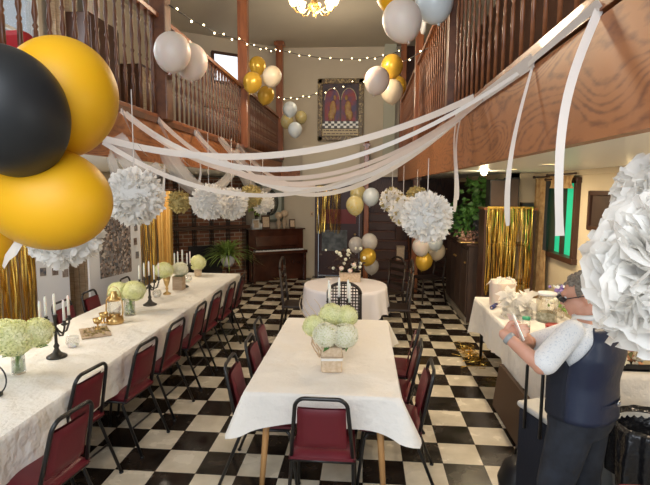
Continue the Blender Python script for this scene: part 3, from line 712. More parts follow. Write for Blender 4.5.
# ceiling fixtures under right balcony
for i, (px, py, lab) in enumerate(((484, 172, 'bare warm bulb below the right balcony ceiling above the plant'), )):
    c = at(px, py, Y=6.6); t = thing('ceiling_lamp', lab, 'lamp', c)
    MB().ball((0, 0, 0), .045, 14, 10).build('bulb', M('lamp_globe', (1, .9, .6), .3, emis=9, ecol=(1, .85, .45)), t)
    MB().lathe([(.02, .04), (.02, CZ-c.z-.01), (.05, CZ-c.z-.002)], n=12).build('socket', mwhite, t)
for i, (x, y) in enumerate(((1.75, 4.9), (1.75, 6.1), (1.75, 3.0))):
    t = thing('recessed_light', 'round recessed light in the right balcony ceiling, %s' % ('middle one', 'furthest, near the speaker', 'nearest the camera')[i], 'lamp', (x, y, CZ-.012), 0, 'recessed ceiling lights')
    MB().lathe([(.085, 0), (.085, .01), (.06, .01), (.06, 0)], n=24).build('ring', mwhite, t); MB().lathe([(.058, .003), (.058, .008)], n=24).build('diffuser', mshade, t)

# ---------------------------------------------------------------- framed picture on the back wall
pc = at(340.5, 110, Y=11.44); pw, phh = 1.03, 1.38
t = thing('framed_picture', 'tall ornate framed picture with two arches on the back wall', 'picture', pc)
mfr = M('gilt_dark_frame', (.10, .06, .02), .4, col2=(.42, .30, .12), scale=26, ramp=(.5, .62), bump=.5)
MB().box((0, 0, phh/2-.05), (pw, .06, .11)).box((0, 0, -phh/2+.05), (pw, .06, .11)).box((pw/2-.05, 0, 0), (.11, .06, phh)).box((-pw/2+.05, 0, 0), (.11, .06, phh)).build('frame', mfr, t, bevel=.01)
MB().box((0, .01, 0), (pw-.18, .02, phh-.18)).build('backing', M('picture_navy', (.02, .018, .03), .5, col2=(.07, .03, .04), scale=7), t)
marc = M('arch_red', (.30, .03, .03), .5, col2=(.06, .04, .12), scale=5); mfig = M('ochre_figure', (.48, .30, .08), .5, col2=(.35, .16, .06), scale=14)
for s_ in (-1, 1):
    arc = [(s_*.19+.17*math.cos(R(a)), .22+.26*math.sin(R(a))) for a in range(0, 181, 15)]
    MB().prism([(s_*.19-.17, -.25), (s_*.19+.17, -.25)]+arc, .012, lambda v: v+Vector((0, -.008, 0))).build('arch', marc, t)
    MB().tube([(s_*.19+.17*math.cos(R(a)), -.016, .22+.26*math.sin(R(a))) for a in range(0, 181, 15)], .009, 6).build('arch_border', mkraft, t)
    MB().ball((s_*.17, -.018, .02), (.075, .012, .19), 12, 8).ball((s_*.13, -.02, .27), (.035, .012, .06), 10, 8).ball((s_*.22, -.02, -.12), (.06, .01, .12), 10, 8).tube([(s_*.15, -.02, -.1), (s_*.15, -.02, -.25)], .014, 6).build('figure', mfig, t)
cb = MB(); cd = MB()
for i in range(12):
    for j in range(3): (cb if (i+j) % 2 else cd).box((-.385+i*.07, -.012, -.28-j*.05), (.07, .012, .05))
cb.build('white_checks', mwhite, t); cd.build('black_checks', mblack, t)
MB().box((0, -.012, -.5), (.84, .012, .15)).build('caption_plate', M('parchment', (.6, .5, .32), .7), t)
tx = MB()
for row in range(2):
    x = -.38
    while x < .36:
        w_ = rnd.uniform(.03, .09); tx.box((x+w_/2, -.02, -.46-row*.07), (w_, .004, .022)); x += w_+.02
tx.build('illegible_lettering', mtrim, t)
# newel posts
def newel(px, y, z0, z1, r, label):
    x = at(px, 200, Y=y).x; t = thing('newel_post', label, 'post', (x, y, z0))
    MB().box((0, 0, (z1-z0)/2), (r, r, z1-z0)).build('shaft', mpost, t, bevel=.01); MB().box((0, 0, z1-z0), (r+.05, r+.05, .05)).ball((0, 0, z1-z0+.06), r*.5, 12, 8).build('cap', mpost, t)
newel(366, 11.2, 1.7, 3.05, .11, 'short red-brown newel post at the corner under the picture')
newel(366.5, 10.0, 0, 1.75, .1, 'red-brown newel post at the left foot of the stairs')
newel(416, 9.95, 0, 2.28, .13, 'thick red-brown pillar at the right foot of the stairs')
# ---------------------------------------------------------------- staircase
t = thing('staircase', 'dark wooden staircase climbing away behind the balloons', 'stairs', (.53, 10.05, 0))
for k in range(8):
    MB().box((0, .2*k+.1, .19*(k+1)-.02), (.86, .24, .035)).build('tread', mstair, t, bevel=.006)
    MB().box((0, .2*k+.01, .19*k+.085), (.84, .02, .17)).build('riser', mtrim, t)
for s_ in (-1, 1): MB().prism([(-.05, 0), (.2, 0), (1.62, 1.35), (1.62, 1.62), (1.5, 1.62), (-.05, .2)], .03, lambda v: Vector((s_*.445+v.y, v.x, v.z))).build('stringer', mstair, t)
for k, (yy, zz) in enumerate(((1, 2), (3, 4))):
    c = Vector((.78, 10.05+.2*zz+.1, .19*(zz+1)+.14)); tt = thing('storage_box', ('pale box standing on a lower stair at right', 'brown box standing on a middle stair at right')[k], 'box', c, .1, 'boxes on the stairs')
    MB().box((0, 0, 0), (.16, .12, .28)).build('body', (mkraft, mtrim)[k], tt, bevel=.004); MB().box((0, 0, .14), (.17, .13, .03)).build('lid', (mwoodbox, mstair)[k], tt)

# ---------------------------------------------------------------- foil curtains
def foil(c, rz, w_, h, label, n=120, seed=0, wk=1):
    rr = random.Random(seed); t = thing('foil_curtain', label, 'foil curtain', c, rz, 'metallic gold foil fringe curtains'); b = MB()
    for i in range(n):
        x = -w_/2+w_*(i+.5)/n; y = rr.uniform(-.02, .02); hh_ = h*rr.uniform(.93, 1.0); P_ = []
        ph = rr.uniform(0, 6); am = rr.uniform(.003, .012)
        for k in range(9):
            z = -hh_*k/8; P_.append(Vector((x+am*math.sin(ph+k), y+am*math.cos(ph*2+k*1.3)*1.5, z)))
        ribbon(b, P_, w_/n*rr.uniform(.8, 1.5)*wk, (1, 0, 0), rr.uniform(-3, 3), rr.uniform(-.8, .8))
    b.build('fringe', mgoldfoil, t); MB().box((0, 0, .0), (w_, .012, .03)).build('header', mgoldfoil, t)
    return t
foil((-.82, 11.36, 2.12), 0, .56, 1.1, 'gold foil fringe curtain in the back doorway', 30, 1, wk=.55)
foil((WL+.12, 5.1, 2.05), R(90), 2.1, 1.75, 'gold foil fringe curtain on the left wall behind the flowers', 130, 2)
foil((-3.53, 7.6, 1.95), R(10), .42, 1.9, 'narrow gold foil curtain between photo board and drape', 34, 3)
foil((2.02, 7.02, 1.83), 0, .62, 1.25, 'gold foil fringe curtain hanging from the shelf under the speakers', 90, 4)

# cloth drapes
def drape(c, rz, w_, h, mat, label, folds=5, seed=0, amp=.03):
    t = thing('curtain', label, 'curtain', c, rz)
    def g(u_, v_):
        return Vector(((u_-.5)*w_*(1-.12*math.sin(PI*v_)), amp*math.sin(2*PI*folds*u_+.6*math.sin(3*v_)), -h*v_))
    MB().grid(g, folds*10, 12).build('panel', mat, t); MB().tube([(-w_/2-.04, 0, .02), (w_/2+.04, 0, .02)], .011, 8).ball((w_/2+.05, 0, .02), .02, 10, 6).build('rod', mtrim, t); return t
drape((-3.2, 7.65, 2.02), R(10), .26, 1.95, M('gold_satin', (.55, .33, .09), .35, metal=.2), 'gold satin drape beside the narrow foil curtain', 2, amp=.04)
mcurt = M('tan_print_curtain', (.32, .18, .07), .8, col2=(.50, .33, .15), scale=12)
drape((2.50, 7.18, 2.24), R(100), .42, 1.75, mcurt, 'tan patterned curtain beside the green glass window', 4)
drape((2.52, 6.62, 2.26), R(90), .85, .16, mcurt, 'short patterned valance over the green glass window', 6, amp=.02)
drape((2.50, 6.98, 2.2), R(90), .12, .95, M('dark_drape', (.02, .02, .022), .8), 'dark panel at the edge of the green glass window', 2)

# ---------------------------------------------------------------- fireplace, piano, mirror
ft = thing('fireplace', 'dark brick fireplace with black iron screens in the far left corner', 'fireplace', onslant(.85, 0, .26), ang)
mbrick = brick('dark_brick')
MB().box((0, 0, 1.14), (1.62, .48, 2.28)).build('chimney_breast', mbrick, ft)
MB().box((0, -.3, 1.25), (1.7, .18, .07)).build('mantel', mtrim, ft, bevel=.01)
MB().box((-.1, -.26, .45), (.7, .05, .85)).build('firebox', mblack, ft)
sc_ = MB()
for k in range(5):
    x = -.72+k*.36
    for q in range(3): sc_.tube([(x+q*.035, -.27, .3), (x+q*.035, -.27, 2.2)], .008, 6)
    for q in range(12): sc_.tube([(x+.035+.035*math.cos(a_), -.27, .45+q*.15+.035*math.sin(a_)) for a_ in [i*PI/4 for i in range(8)]], .005, 5, closed=True)
sc_.build('iron_screen', mbronze, ft)
# upright piano
pt = thing('upright_piano', 'dark reddish upright piano against the slanted far wall', 'piano', (-1.96, 10.86, 0), R(31))
mpi = M('mahogany', (.045, .012, .007), .25, col2=(.08, .022, .011), scale=4, coat=.5)
MB().box((0, .14, .57), (1.3, .30, 1.14)).build('case', mpi, pt, bevel=.008)
MB().box((0, .12, 1.155), (1.36, .38, .03)).build('lid', mpi, pt, bevel=.008)
MB().box((0, -.12, .66), (1.3, .28, .07)).build('key_bed', mpi, pt, bevel=.006)
MB().box((0, -.15, .705), (1.14, .14, .02)).build('keyboard', mwhite, pt)
kk = MB()
for i in range(52):
    if i % 7 not in (2, 6): kk.box((-.56+i*.0218, -.125, .72), (.012, .09, .014))
kk.build('black_keys', mblack, pt)
MB().box((0, -.02, .9), (1.0, .03, .22), rotm(x=-.2)).build('music_rest', mpi, pt)
for s_ in (-1, 1): MB().box((s_*.6, -.2, .31), (.06, .07, .62)).build('leg', mpi, pt, bevel=.01)
for k in range(3): MB().box((-.08+k*.08, -.07, .06), (.04, .12, .015)).build('pedal', mbrass, pt)
def onpiano(x, y, z=1.17): return Vector((-1.96, 10.86, z)) + Matrix.Rotation(R(31), 3, 'Z') @ Vector((x, y, 0))
for i, (x, w_, h, lab) in enumerate(((-.45, .16, .22, 'white photo card standing at the left of the piano top'), (-.22, .2, .3, 'dark framed photo standing on the piano top'), (.42, .14, .2, 'small framed photo at the right of the piano top'))):
    t = thing('standing_photograph', lab, 'photo frame', onpiano(x, .1), R(31), 'frames on the piano')
    MB().box((0, 0, h/2), (w_, .02, h), rotm(x=-.12)).build('frame', mwhite if i == 0 else mtrim, t, bevel=.003); MB().box((0, -.013, h/2), (w_*.75, .006, h*.75), rotm(x=-.12)).build('photo', mkraft, t)
for i, (x, h, lab) in enumerate(((.08, .22, 'left one of two pale ornate vases on the piano'), (.22, .26, 'right one of two pale ornate vases on the piano'))):
    t = thing('vase', lab, 'vase', onpiano(x, .08), 0, 'vases on the piano')
    MB().lathe([(.04, 0), (.03, .02), (.06, h*.4), (.05, h*.7), (.025, h*.82), (.045, h)], n=16).build('body', mwoodbox, t)
    MB().ball((0, 0, h+.07), (.09, .09, .08), 10, 8).build('dried_flowers', mkraft, t)
for x in (-.33, -.52):
    p_ = onpiano(x, .1); t = thing('candle_jar', 'cream candle on the piano %s' % ('next to the dark frame' if x > -.4 else 'at its left end'), 'candle', p_)
    MB().lathe([(.03, 0), (.03, .12), (.0, .12)], n=12).build('wax', mwax, t); MB().tube([(0, 0, .12), (0, 0, .135)], .002, 4).build('wick', mblack, t)
p_ = onslant(2.42, 1.74, .04); t = thing('wall_mirror', 'framed mirror with an oval on the slanted wall above the piano', 'mirror', p_, ang)
MB().box((0, 0, .42), (.72, .05, .06)).box((0, 0, -.42), (.72, .05, .06)).box((.33, 0, 0), (.06, .05, .84)).box((-.33, 0, 0), (.06, .05, .84)).build('frame', M('grey_green_frame', (.15, .16, .12), .5), t, bevel=.008)
MB().box((0, .01, 0), (.62, .02, .8)).build('mat_board', M('pale_grey_green', (.42, .46, .40), .5), t)
MB().lathe([(.0, 0), (1, 0), (1, .012), (0, .012)], n=32, axis=Matrix(((.22, 0, 0), (0, 0, -1), (0, .3, 0)))).build('oval_glass', M('mirror_glass', (.5, .52, .5), .1, metal=.8), t)

# light switch
t = thing('light_switch', 'small light switch on the pale wall beside the doorway', 'switch', at(312, 214, Y=11.49)); MB().box((0, 0, 0), (.08, .012, .12)).build('plate', mkraft, t, bevel=.003); MB().box((0, -.01, 0), (.02, .012, .04)).build('toggle', mtrim, t)

# ---------------------------------------------------------------- plants
def blades(b, n, L_, w_, rr, droop=.6, up=1.0, z=0):
    for i in range(n):
        a = rr.uniform(0, 2*PI); el = rr.uniform(.2, 1.35); l = L_*rr.uniform(.6, 1); P_ = []
        for k in range(6):
            f = k/5; r_ = l*f*math.cos(el*up); zz = z+l*f*math.sin(el*up)-droop*l*f*f*.6; P_.append(Vector((r_*math.cos(a), r_*math.sin(a), zz)))
        W = [w_*q for q in (.7, 1, 1, .8, .5, .05)]; ribbon(b, P_, W, (-math.sin(a), math.cos(a), 0))
def leaves(b, n, fn, s, rr):
    for i in range(n):
        c = fn(rr); d_ = Vector((rr.gauss(0, 1), rr.gauss(0, 1), rr.gauss(-.4, .7))).normalized(); sd_ = d_.cross(Vector((rr.gauss(0, 1), rr.gauss(0, 1), rr.gauss(0, 1)))).normalized(); nn = d_.cross(sd_); q = s*rr.uniform(.6, 1.2)
        b.add([c, c+d_*q*.35+sd_*q*.32+nn*q*.08, c+d_*q*.5, c+d_*q*.35-sd_*q*.32+nn*q*.08, c+d_*q+nn*q*-.1], [(0, 1, 2), (0, 2, 3), (1, 4, 2), (2, 4, 3)], True)
# grassy plant by the fireplace
c = at(228, 262, Y=9.4); c.z = .0
t = thing('potted_plant', 'spiky grass-like plant in a pale pot in front of the fireplace', 'plant', c)
MB().lathe([(.0, 0), (.14, 0), (.12, .03), (.03, .06), (.03, .5), (.16, .52), (.16, .54), (.0, .54)], n=16).build('stand', mtrim, t)
MB().lathe([(.09, .54), (.13, .62), (.14, .76), (.12, .76), (.11, .7), (0, .7)], n=18).build('pot', mgreyfab, t)
b_ = MB(); blades(b_, 190, .85, .03, random.Random(3), .9, 1, .74); b_.build('leaves', mleafl, t)
# yellow-green accents near the white pompom
c = at(257, 212, Y=10.2); t = thing('potted_plant', 'small yellow-green plant on the far end of the mantel', 'plant', c); MB().lathe([(.05, -.1), (.07, 0), (0, 0)], n=12).build('pot', mtrim, t)
b_ = MB(); leaves(b_, 60, lambda r: Vector((r.gauss(0, .07), r.gauss(0, .07), r.uniform(0, .2))), .1, random.Random(5)); b_.build('leaves', mleafl, t)

# cupboard along the right, plants on it
ct = thing('cupboard', 'long dark cupboard with panelled doors on the right before the speakers', 'cupboard', (1.86, 8.55, 0))
MB().box((0, 0, .62), (.52, 1.9, 1.2)).build('body', mdark, ct, bevel=.006); MB().box((-.01, 0, 1.235), (.58, 1.96, .04)).build('top', mtrim, ct, bevel=.006)
for k in range(4):
    dd = MB().box((-.27, -.7+k*.465, .64), (.02, .44, 1.02)).build('door', mdark, ct, bevel=.006)
    MB().ball((-.295, -.7+k*.465+(.16 if k % 2 else -.16), .95), .016, 10, 8).build('knob', mbrass, dd)
MB().box((-.275, 0, .05), (.02, 1.9, .1)).build('plinth', M('pale_plinth', (.3, .26, .2), .6), ct)
c = at(480.5, 232, Y=7.95); c.z = 1.256
t = thing('potted_plant', 'trailing green plant in a tall grey marbled pot under the bare bulb', 'plant', c)
MB().lathe([(.09, 0), (.11, .05), (.13, .46), (.145, .48), (.145, .5), (.11, .5), (.1, .44), (0, .44)], n=20).build('pot', M('grey_marbled', (.05, .05, .055), .35, col2=(.25, .25, .26), scale=7, ramp=(.52, .6), dist=1.5), t)
b_ = MB(); rr = random.Random(8)
leaves(b_, 260, lambda r: Vector((min(.13, r.gauss(-.03, .12)), r.gauss(0, .13), r.uniform(.42, .98))), .12, rr)
leaves(b_, 120, lambda r: Vector((-.22+r.gauss(0, .07), r.gauss(0, .08), r.uniform(.05, .55))), .12, rr); b_.build('leaves', mleaf, t)
for k in range(9): pass
c = at(458, 236, Y=8.6); c.z = 1.256
t = thing('potted_plant', 'leafy green plant on the cupboard behind the big round pompom', 'plant', c); MB().lathe([(.07, 0), (.1, .16), (.08, .16), (0, .13)], n=16).build('pot', mtrim, t)
b_ = MB(); leaves(b_, 170, lambda r: Vector((r.gauss(0, .14), r.gauss(0, .14), r.uniform(.12, .62))), .11, random.Random(9)); b_.build('leaves', mleaf, t)
c = at(468, 244, Y=7.75); c.z = 1.256
t = thing('flower_tray', 'tray of dried pink and copper twigs on the near end of the cupboard', 'decoration', c); MB().box((0, 0, .012), (.3, .26, .02)).build('tray', mbrass, t, bevel=.005)
b_ = MB(); rr = random.Random(10)
for i in range(40):
    a = rr.uniform(0, 6.28); l = rr.uniform(.08, .26); b_.tube([(rr.gauss(0, .05), rr.gauss(0, .05), .02), (l*.6*math.cos(a), l*.5*math.sin(a), l*rr.uniform(.3, 1))], .003, 4)
b_.build('twigs', M('copper_twigs', (.5, .28, .18), .5), t)
b_ = MB(); leaves(b_, 80, lambda r: Vector((r.gauss(0, .1), r.gauss(0, .08), r.uniform(.03, .18))), .05, rr); b_.build('petals', M('dusty_pink', (.6, .35, .28), .7), t)

# shelf with speakers
t = thing('shelf_unit', 'wooden shelf unit behind the right foil curtain', 'shelf', (2.04, 7.24, 0))
for s_ in (-1, 1): MB().box((s_*.33, 0, .9), (.04, .34, 1.78)).build('side_panel', mtrim, t)
for z in (.2, .75, 1.3): MB().box((0, 0, z), (.62, .32, .03)).build('shelf_board', mtrim, t)
MB().box((0, 0, 1.81), (.74, .36, .035)).build('top', mpost, t, bevel=.004)
for i, (x, h) in enumerate(((1.87, .39), (2.08, .42))):
    t = thing('loudspeaker', ('wider', 'narrower')[i]+' black loudspeaker, %s of the pair on the shelf' % ('left', 'right')[i], 'speaker', (x, 7.24, 1.828), 0, 'black loudspeakers on the shelf')
    MB().box((0, 0, h/2), ((.22, .16)[i], .24, h)).build('cabinet', mblack, t, bevel=.006); MB().box((0, -.124, h/2), ((.19, .13)[i], .01, h-.04)).build('grille', mdark, t)
t = thing('storage_box', 'small dark box on the shelf edge right of the speakers', 'box', (2.3, 7.2, 1.828)); MB().box((0, 0, .03), (.16, .12, .06)).build('body', mblack, t, bevel=.004); MB().box((0, 0, .065), (.165, .125, .012)).build('lid', mtrim, t)

# television frame and sconce on right wall
def rw(px, py): return at(px, py, X=WR-.03)
a_, b2 = rw(590, 208), rw(632, 214)
t = thing('framed_picture', 'wide dark picture frame on the right wall behind the huge pompom', 'picture', ((WR-.03), (a_.y+b2.y)/2, 1.85)); ln = abs(a_.y-b2.y)
MB().box((0, 0, .2), (.04, ln, .05)).box((0, 0, -.2), (.04, ln, .05)).box((0, ln/2, 0), (.04, .05, .44)).box((0, -ln/2, 0), (.04, .05, .44)).build('frame', mtrim, t, bevel=.004); MB().box((.012, 0, 0), (.01, ln, .4)).build('print', mdark, t)
c = rw(634, 184); t = thing('wall_sconce', 'tiny brass candle sconce high on the right wall', 'lamp', c); MB().lathe([(.03, 0), (.03, .015)], n=12, axis=rotm(y=-PI/2)).tube([(0, 0, 0), (-.06, 0, -.02), (-.06, 0, .02)], .006, 6).build('bracket', mbrass, t); MB().lathe([(.012, .02), (.02, .04), (.008, .08)], c=(-.06, 0, 0), n=10).build('bulb', mbulb, t)

# ---------------------------------------------------------------- photo boards on the left
def board(c, rz, w_, h, label, photos, collage=None, seed=0):
    rr = random.Random(seed); t = thing('photo_board', label, 'display board', c, rz, 'white boards with photos by the left wall')
    MB().box((0, 0, h/2+.35), (w_, .03, h)).build('panel', mgreyfab, t, bevel=.003)
    for s_ in (-1, 1): MB().box((s_*(w_/2-.04), .02, .18), (.03, .03, .36)).box((s_*(w_/2-.04), .02, .01), (.04, .3, .02)).build('foot', mgrey, t)
    if collage:
        m = M('photo_collage', (.1, .1, .1), .5); n, l, bb = nodes(m); tc = n.new('ShaderNodeTexCoord'); mp = n.new('ShaderNodeMapping'); mp.inputs['Rotation'].default_value = (R(90), 0, 0); l.new(tc.outputs['Object'], mp.inputs[0])
        v_ = n.new('ShaderNodeTexVoronoi'); v_.distance = 'CHEBYCHEV'; v_.inputs['Scale'].default_value = 32; l.new(mp.outputs[0], v_.inputs[0])
        r_ = n.new('ShaderNodeValToRGB'); cr_ = r_.color_ramp; cr_.elements[0].color = (.03, .03, .03, 1); cr_.elements[1].color = (.6, .55, .5, 1)
        for ps, co in ((.3, (.18, .12, .09)), (.5, (.3, .28, .28)), (.7, (.07, .08, .1)), (.85, (.42, .3, .24))): e = cr_.elements.new(ps); e.color = (*co, 1)
        sx = n.new('ShaderNodeSeparateColor'); l.new(v_.outputs['Color'], sx.inputs[0]); l.new(sx.outputs[0], r_.inputs[0]); l.new(r_.outputs[0], bb.inputs['Base Color'])
        x0, x1, z0, z1 = collage; MB().box(((x0+x1)/2, -.019, (z0+z1)/2), (x1-x0, .006, z1-z0)).build('collage', m, t)
    for i, (x, z) in enumerate(photos):
        pp = MB().box((x, -.02, z), (.085, .005, .12), rotm(y=rr.uniform(-.1, .1))).build('photo', M('photo_white', (.75, .73, .7), .4), t)
        MB().box((x, -.024, z), (.07, .004, .1), rotm(y=rr.uniform(-.05, .05))).build('print', M('photo_print', rr.choice([(.06, .08, .12), (.2, .12, .09), (.12, .14, .18), (.1, .06, .05)]), .3, col2=(.3, .24, .2), scale=22), pp)
    return t
p1, p2 = at(38, 300, Y=5.7), at(70, 300, Y=6.0)
board(((p1.x+p2.x)/2, (p1.y+p2.y)/2, 0), math.atan2(p2.y-p1.y, p2.x-p1.x), (p2-p1).length, 1.5, 'narrow white display board with three photos beside the foil curtain', [(-.12, 1.02), (.02, 1.01), (.14, .97)], None, 1)
p1, p2 = at(90, 290, Y=5.9), at(141, 290, Y=6.9)
Lb = (p2-p1).length
board(((p1.x+p2.x)/2, (p1.y+p2.y)/2, 0), math.atan2(p2.y-p1.y, p2.x-p1.x), Lb, 1.7, 'wide white display board covered by a dense photo collage', [(-.5*Lb+.08, 1.42), (-.5*Lb+.2, 1.5), (.5*Lb-.12, 1.72), (.5*Lb-.11, 1.5), (.5*Lb-.13, 1.3), (.5*Lb-.1, 1.1)], (-.32*Lb, .28*Lb, .88, 1.95), 2)
t = thing('wooden_crate', 'tall weathered wooden panel between the two display boards', 'panel', at(81, 300, Y=6.5)*1.0); t.location.z = 0
pl = MB()
for k in range(4): pl.box((-.12+k*.08, 0, .75), (.074, .03, 1.5))
pl.build('slats', mwoodbox, t); MB().box((0, .03, 1.2), (.32, .02, .06)).box((0, .03, .3), (.32, .02, .06)).build('battens', mwoodbox, t)

# ---------------------------------------------------------------- hydrangeas and vases
def bloom_bm(rad, rr, n=150):
    b = MB()
    for i in range(n):
        zz = 1-2*(i+.5)/n; a = i*2.39996; r_ = math.sqrt(max(0, 1-zz*zz)); dv = Vector((r_*math.cos(a), r_*math.sin(a), zz)); s1 = dv.orthogonal().normalized(); s1.rotate(Matrix.Rotation(rr.uniform(0, 6), 3, dv)); s2 = dv.cross(s1)
        c = dv*rad*rr.uniform(.84, 1.04); q = rad*.22; dv = (dv+Vector((rr.gauss(0, .3), rr.gauss(0, .3), rr.gauss(0, .3)))).normalized()
        for k in range(4):
            t_ = (s1, s2, -s1, -s2)[k]; o_ = (s2, -s1, -s2, s1)[k]
            b.add([c, c+t_*q*.7+o_*q*.4+dv*q*.25, c+t_*q*1.15+dv*q*.1, c+t_*q*.7-o_*q*.4+dv*q*.25], [(0, 1, 2, 3)], False)
    return b
def bloom(c, rad, label, group, mat, base, seed=0, sq=.88):
    rr = random.Random(seed); t = thing('hydrangea', label, 'flower', c, 0, group)
    b = bloom_bm(rad, rr, 200 if rad > .07 else 130); b.v = [(x, y, z*sq) for x, y, z in b.v]; b.build('flower_head', mat, t); MB().ball((0, 0, 0), (rad*.84, rad*.84, rad*.84*sq), 14, 10).build('flower_core', mcore, t)
    MB().tube([(0, 0, -rad*.5), tuple(Vector(base)-Vector(c))], .005, 6).build('stem', mleaf, t)
    b2_ = MB(); leaves(b2_, 3, lambda r: Vector((r.gauss(0, rad*.25), r.gauss(0, rad*.25), -rad*.7)), rad*.7, rr); b2_.build('leaves', mleaf, t)
def tz(px, py, z=.753): return at(px, py, Z=z)
def glass_vase(p, r_, h, label, mat=mglass, group='glass vases on the long table'):
    t = thing('glass_vase', label, 'vase', p, 0, group)
    MB().lathe([(0, .0), (r_, 0), (r_*1.02, h*.1), (r_*.95, h*.85), (r_*1.05, h), (r_*.98, h), (r_*.88, h*.85), (r_*.92, h*.12), (0, .012)], n=24, close=False).build('body', mat, t)
    MB().lathe([(0, .014), (r_*.88, .015), (r_*.86, h*.55), (0, h*.55)], n=20, close=False).build('water', mwater, t)
    b_ = MB(); rr = random.Random(int(h*1000))
    for i in range(6): b_.tube([(rr.gauss(0, r_*.3), rr.gauss(0, r_*.3), .02), (rr.gauss(0, r_*.3), rr.gauss(0, r_*.3), h*1.05)], .004, 5)
    b_.build('stems', mleafl, t)
GB = 'pale green hydrangea heads on the long table'
p = tz(19, 373); glass_vase(p, .045, .17, 'clear glass vase of water under the nearest hydrangeas')
bloom(p+Vector((.01, -.04, .27)), .135, 'nearest pale green hydrangea head at the left edge, centre of its bunch', GB, mpetal, p+Vector((0, 0, .1)), 1)
bloom(p+Vector((-.12, .03, .27)), .12, 'nearest pale green hydrangea head cut by the left edge', GB, mpetal, p+Vector((0, 0, .1)), 2)
bloom(p+Vector((.10, .06, .28)), .115, 'right head of the nearest hydrangea bunch beside the candelabrum', GB, mpetal, p+Vector((0, 0, .1)), 3)
p = tz(130, 315); glass_vase(p, .055, .19, 'clear ribbed vase behind the brass lantern')
bloom(p+Vector((.05, .0, .26)), .115, 'right head of the hydrangea pair behind the brass lantern', GB, mpetal, p+Vector((0, 0, .12)), 4)
bloom(p+Vector((-.13, .02, .25)), .10, 'left head of the hydrangea pair behind the brass lantern', GB, mpetal, p+Vector((0, 0, .12)), 5)
p = tz(167, 294)
t = thing('brass_goblet_vase', 'slim brass goblet vase beside the wooden box', 'vase', p); MB().lathe([(.05, 0), (.045, .012), (.012, .03), (.012, .09), (.03, .13), (.05, .22), (.045, .22), (0, .12)], n=18).build('body', mbrass, t); MB().lathe([(.018, .06), (.02, .07), (.018, .08)], n=12).build('knop', mbrass, t)
bloom(p+Vector((-.03, .0, .30)), .11, 'left head of the third hydrangea bunch above the brass goblet', GB, mpetal, p+Vector((0, 0, .12)), 6)
p = tz(178, 290); t = thing('wooden_box', 'square weathered wooden flower box on the long table', 'box', p+Vector((0, .04, 0))); MB().box((0, 0, .09), (.13, .13, .18)).build('body', mwoodbox, t, bevel=.004); MB().box((0, 0, .178), (.11, .11, .006)).build('moss', mleaf, t)
bloom(p+Vector((.02, .04, .27)), .10, 'right head of the third hydrangea bunch in the wooden box', GB, mpetalw, p+Vector((0, .04, .15)), 7)
p = tz(198, 276); t = thing('stone_pot', 'small grey stone pot at the far end of the long table', 'pot', p); MB().lathe([(.045, 0), (.05, .01), (.06, .12), (.052, .12), (0, .1)], n=18).build('body', mkraft, t); MB().lathe([(.064, .11), (.064, .125)], n=18).build('rim', mkraft, t)
bloom(p+Vector((0, 0, .2)), .12, 'furthest round hydrangea head at the end of the long table', GB, mpetal, p+Vector((0, 0, .1)), 8, .95)
for i, (px, py) in enumerate(((73, 347), (157, 297), (188, 282))):
    p = tz(px, py); t = thing('glass_bowl', 'small clear glass candle bowl %s' % ('beside the nearest candelabrum', 'right of the second candelabrum', 'beside the furthest candelabrum')[i], 'bowl', p, 0, 'glass candle bowls')
    MB().lathe([(0, 0), (.035, .0), (.055, .04), (.05, .09), (.044, .09), (.048, .04), (.0, .008)], n=20, close=False).build('bowl', mglass, t); MB().lathe([(0, .01), (.03, .01), (.03, .035), (0, .035)], n=14, close=False).build('tealight', mwax, t)

# candelabra with candles
CN = 'white taper candles'
def candelabrum(p, rz, label, where, H=.34, lift=True):
    t = thing('candelabrum', label, 'candelabrum', p, rz, 'dark metal five-armed candelabra')
    MB().lathe([(.075, 0), (.075, .01), (.05, .025), (.03, .04), (.015, .07), (.022, .09), (.012, .11), (.012, H-.14), (.024, H-.12), (.01, H-.1), (.012, H-.02), (.022, H)], n=18).build('stem', mbronze, t)
    spots = [(0, 0, H)]
    for k in range(4):
        a = PI/4+k*PI/2 if k else PI/4; a = k*PI/2+.4; d_ = Vector((math.cos(a), math.sin(a), 0))
        ar = MB().tube([Vector((0, 0, H-.12))+d_*.01, Vector((0, 0, H-.16))+d_*.05, Vector((0, 0, H-.15))+d_*.09, Vector((0, 0, H-.09))+d_*.115, Vector((0, 0, H-.06))+d_*.115], [.0085, .008, .008, .008, .008], 8).build('arm', mbronze, t)
        MB().lathe([(.008, -.075), (.024, -.062), (.026, -.056), (.012, -.05), (.014, -.03), (.012, -.03)], c=tuple(d_*.115+Vector((0, 0, H))), n=12).build('cup', mbronze, ar); spots.append((d_.x*.115, d_.y*.115, H-.035))
    for i, s_ in enumerate(spots):
        q = Vector(p)+Matrix.Rotation(rz, 3, 'Z') @ Vector(s_)
        nm = 'central tallest' if i == 0 else ('back right', 'back left', 'front left', 'front right')[i-1]
        cd_ = thing('taper_candle', '%s white taper candle on the %s' % (nm, where), 'candle', q, 0, CN)
        MB().lathe([(.0105, 0), (.0095, .15), (.004, .165)], n=10).build('wax', mwax, cd_); MB().tube([(0, 0, .163), (0, 0, .175)], .0015, 4).build('wick', mblack, cd_)
candelabrum(tz(57, 357), .75, 'dark five-armed candelabrum nearest the camera on the long table', 'nearest candelabrum')
candelabrum(tz(150, 305), .5, 'dark five-armed candelabrum in the middle of the long table', 'middle candelabrum of the long table')
candelabrum(tz(183, 287), .5, 'dark five-armed candelabrum near the far end of the long table', 'furthest candelabrum of the long table')
candelabrum(at(338, 350, Z=.753)+Vector((0, .08, 0)), .5, 'dark candelabrum behind the flowers on the central table', 'central table candelabrum', .43)

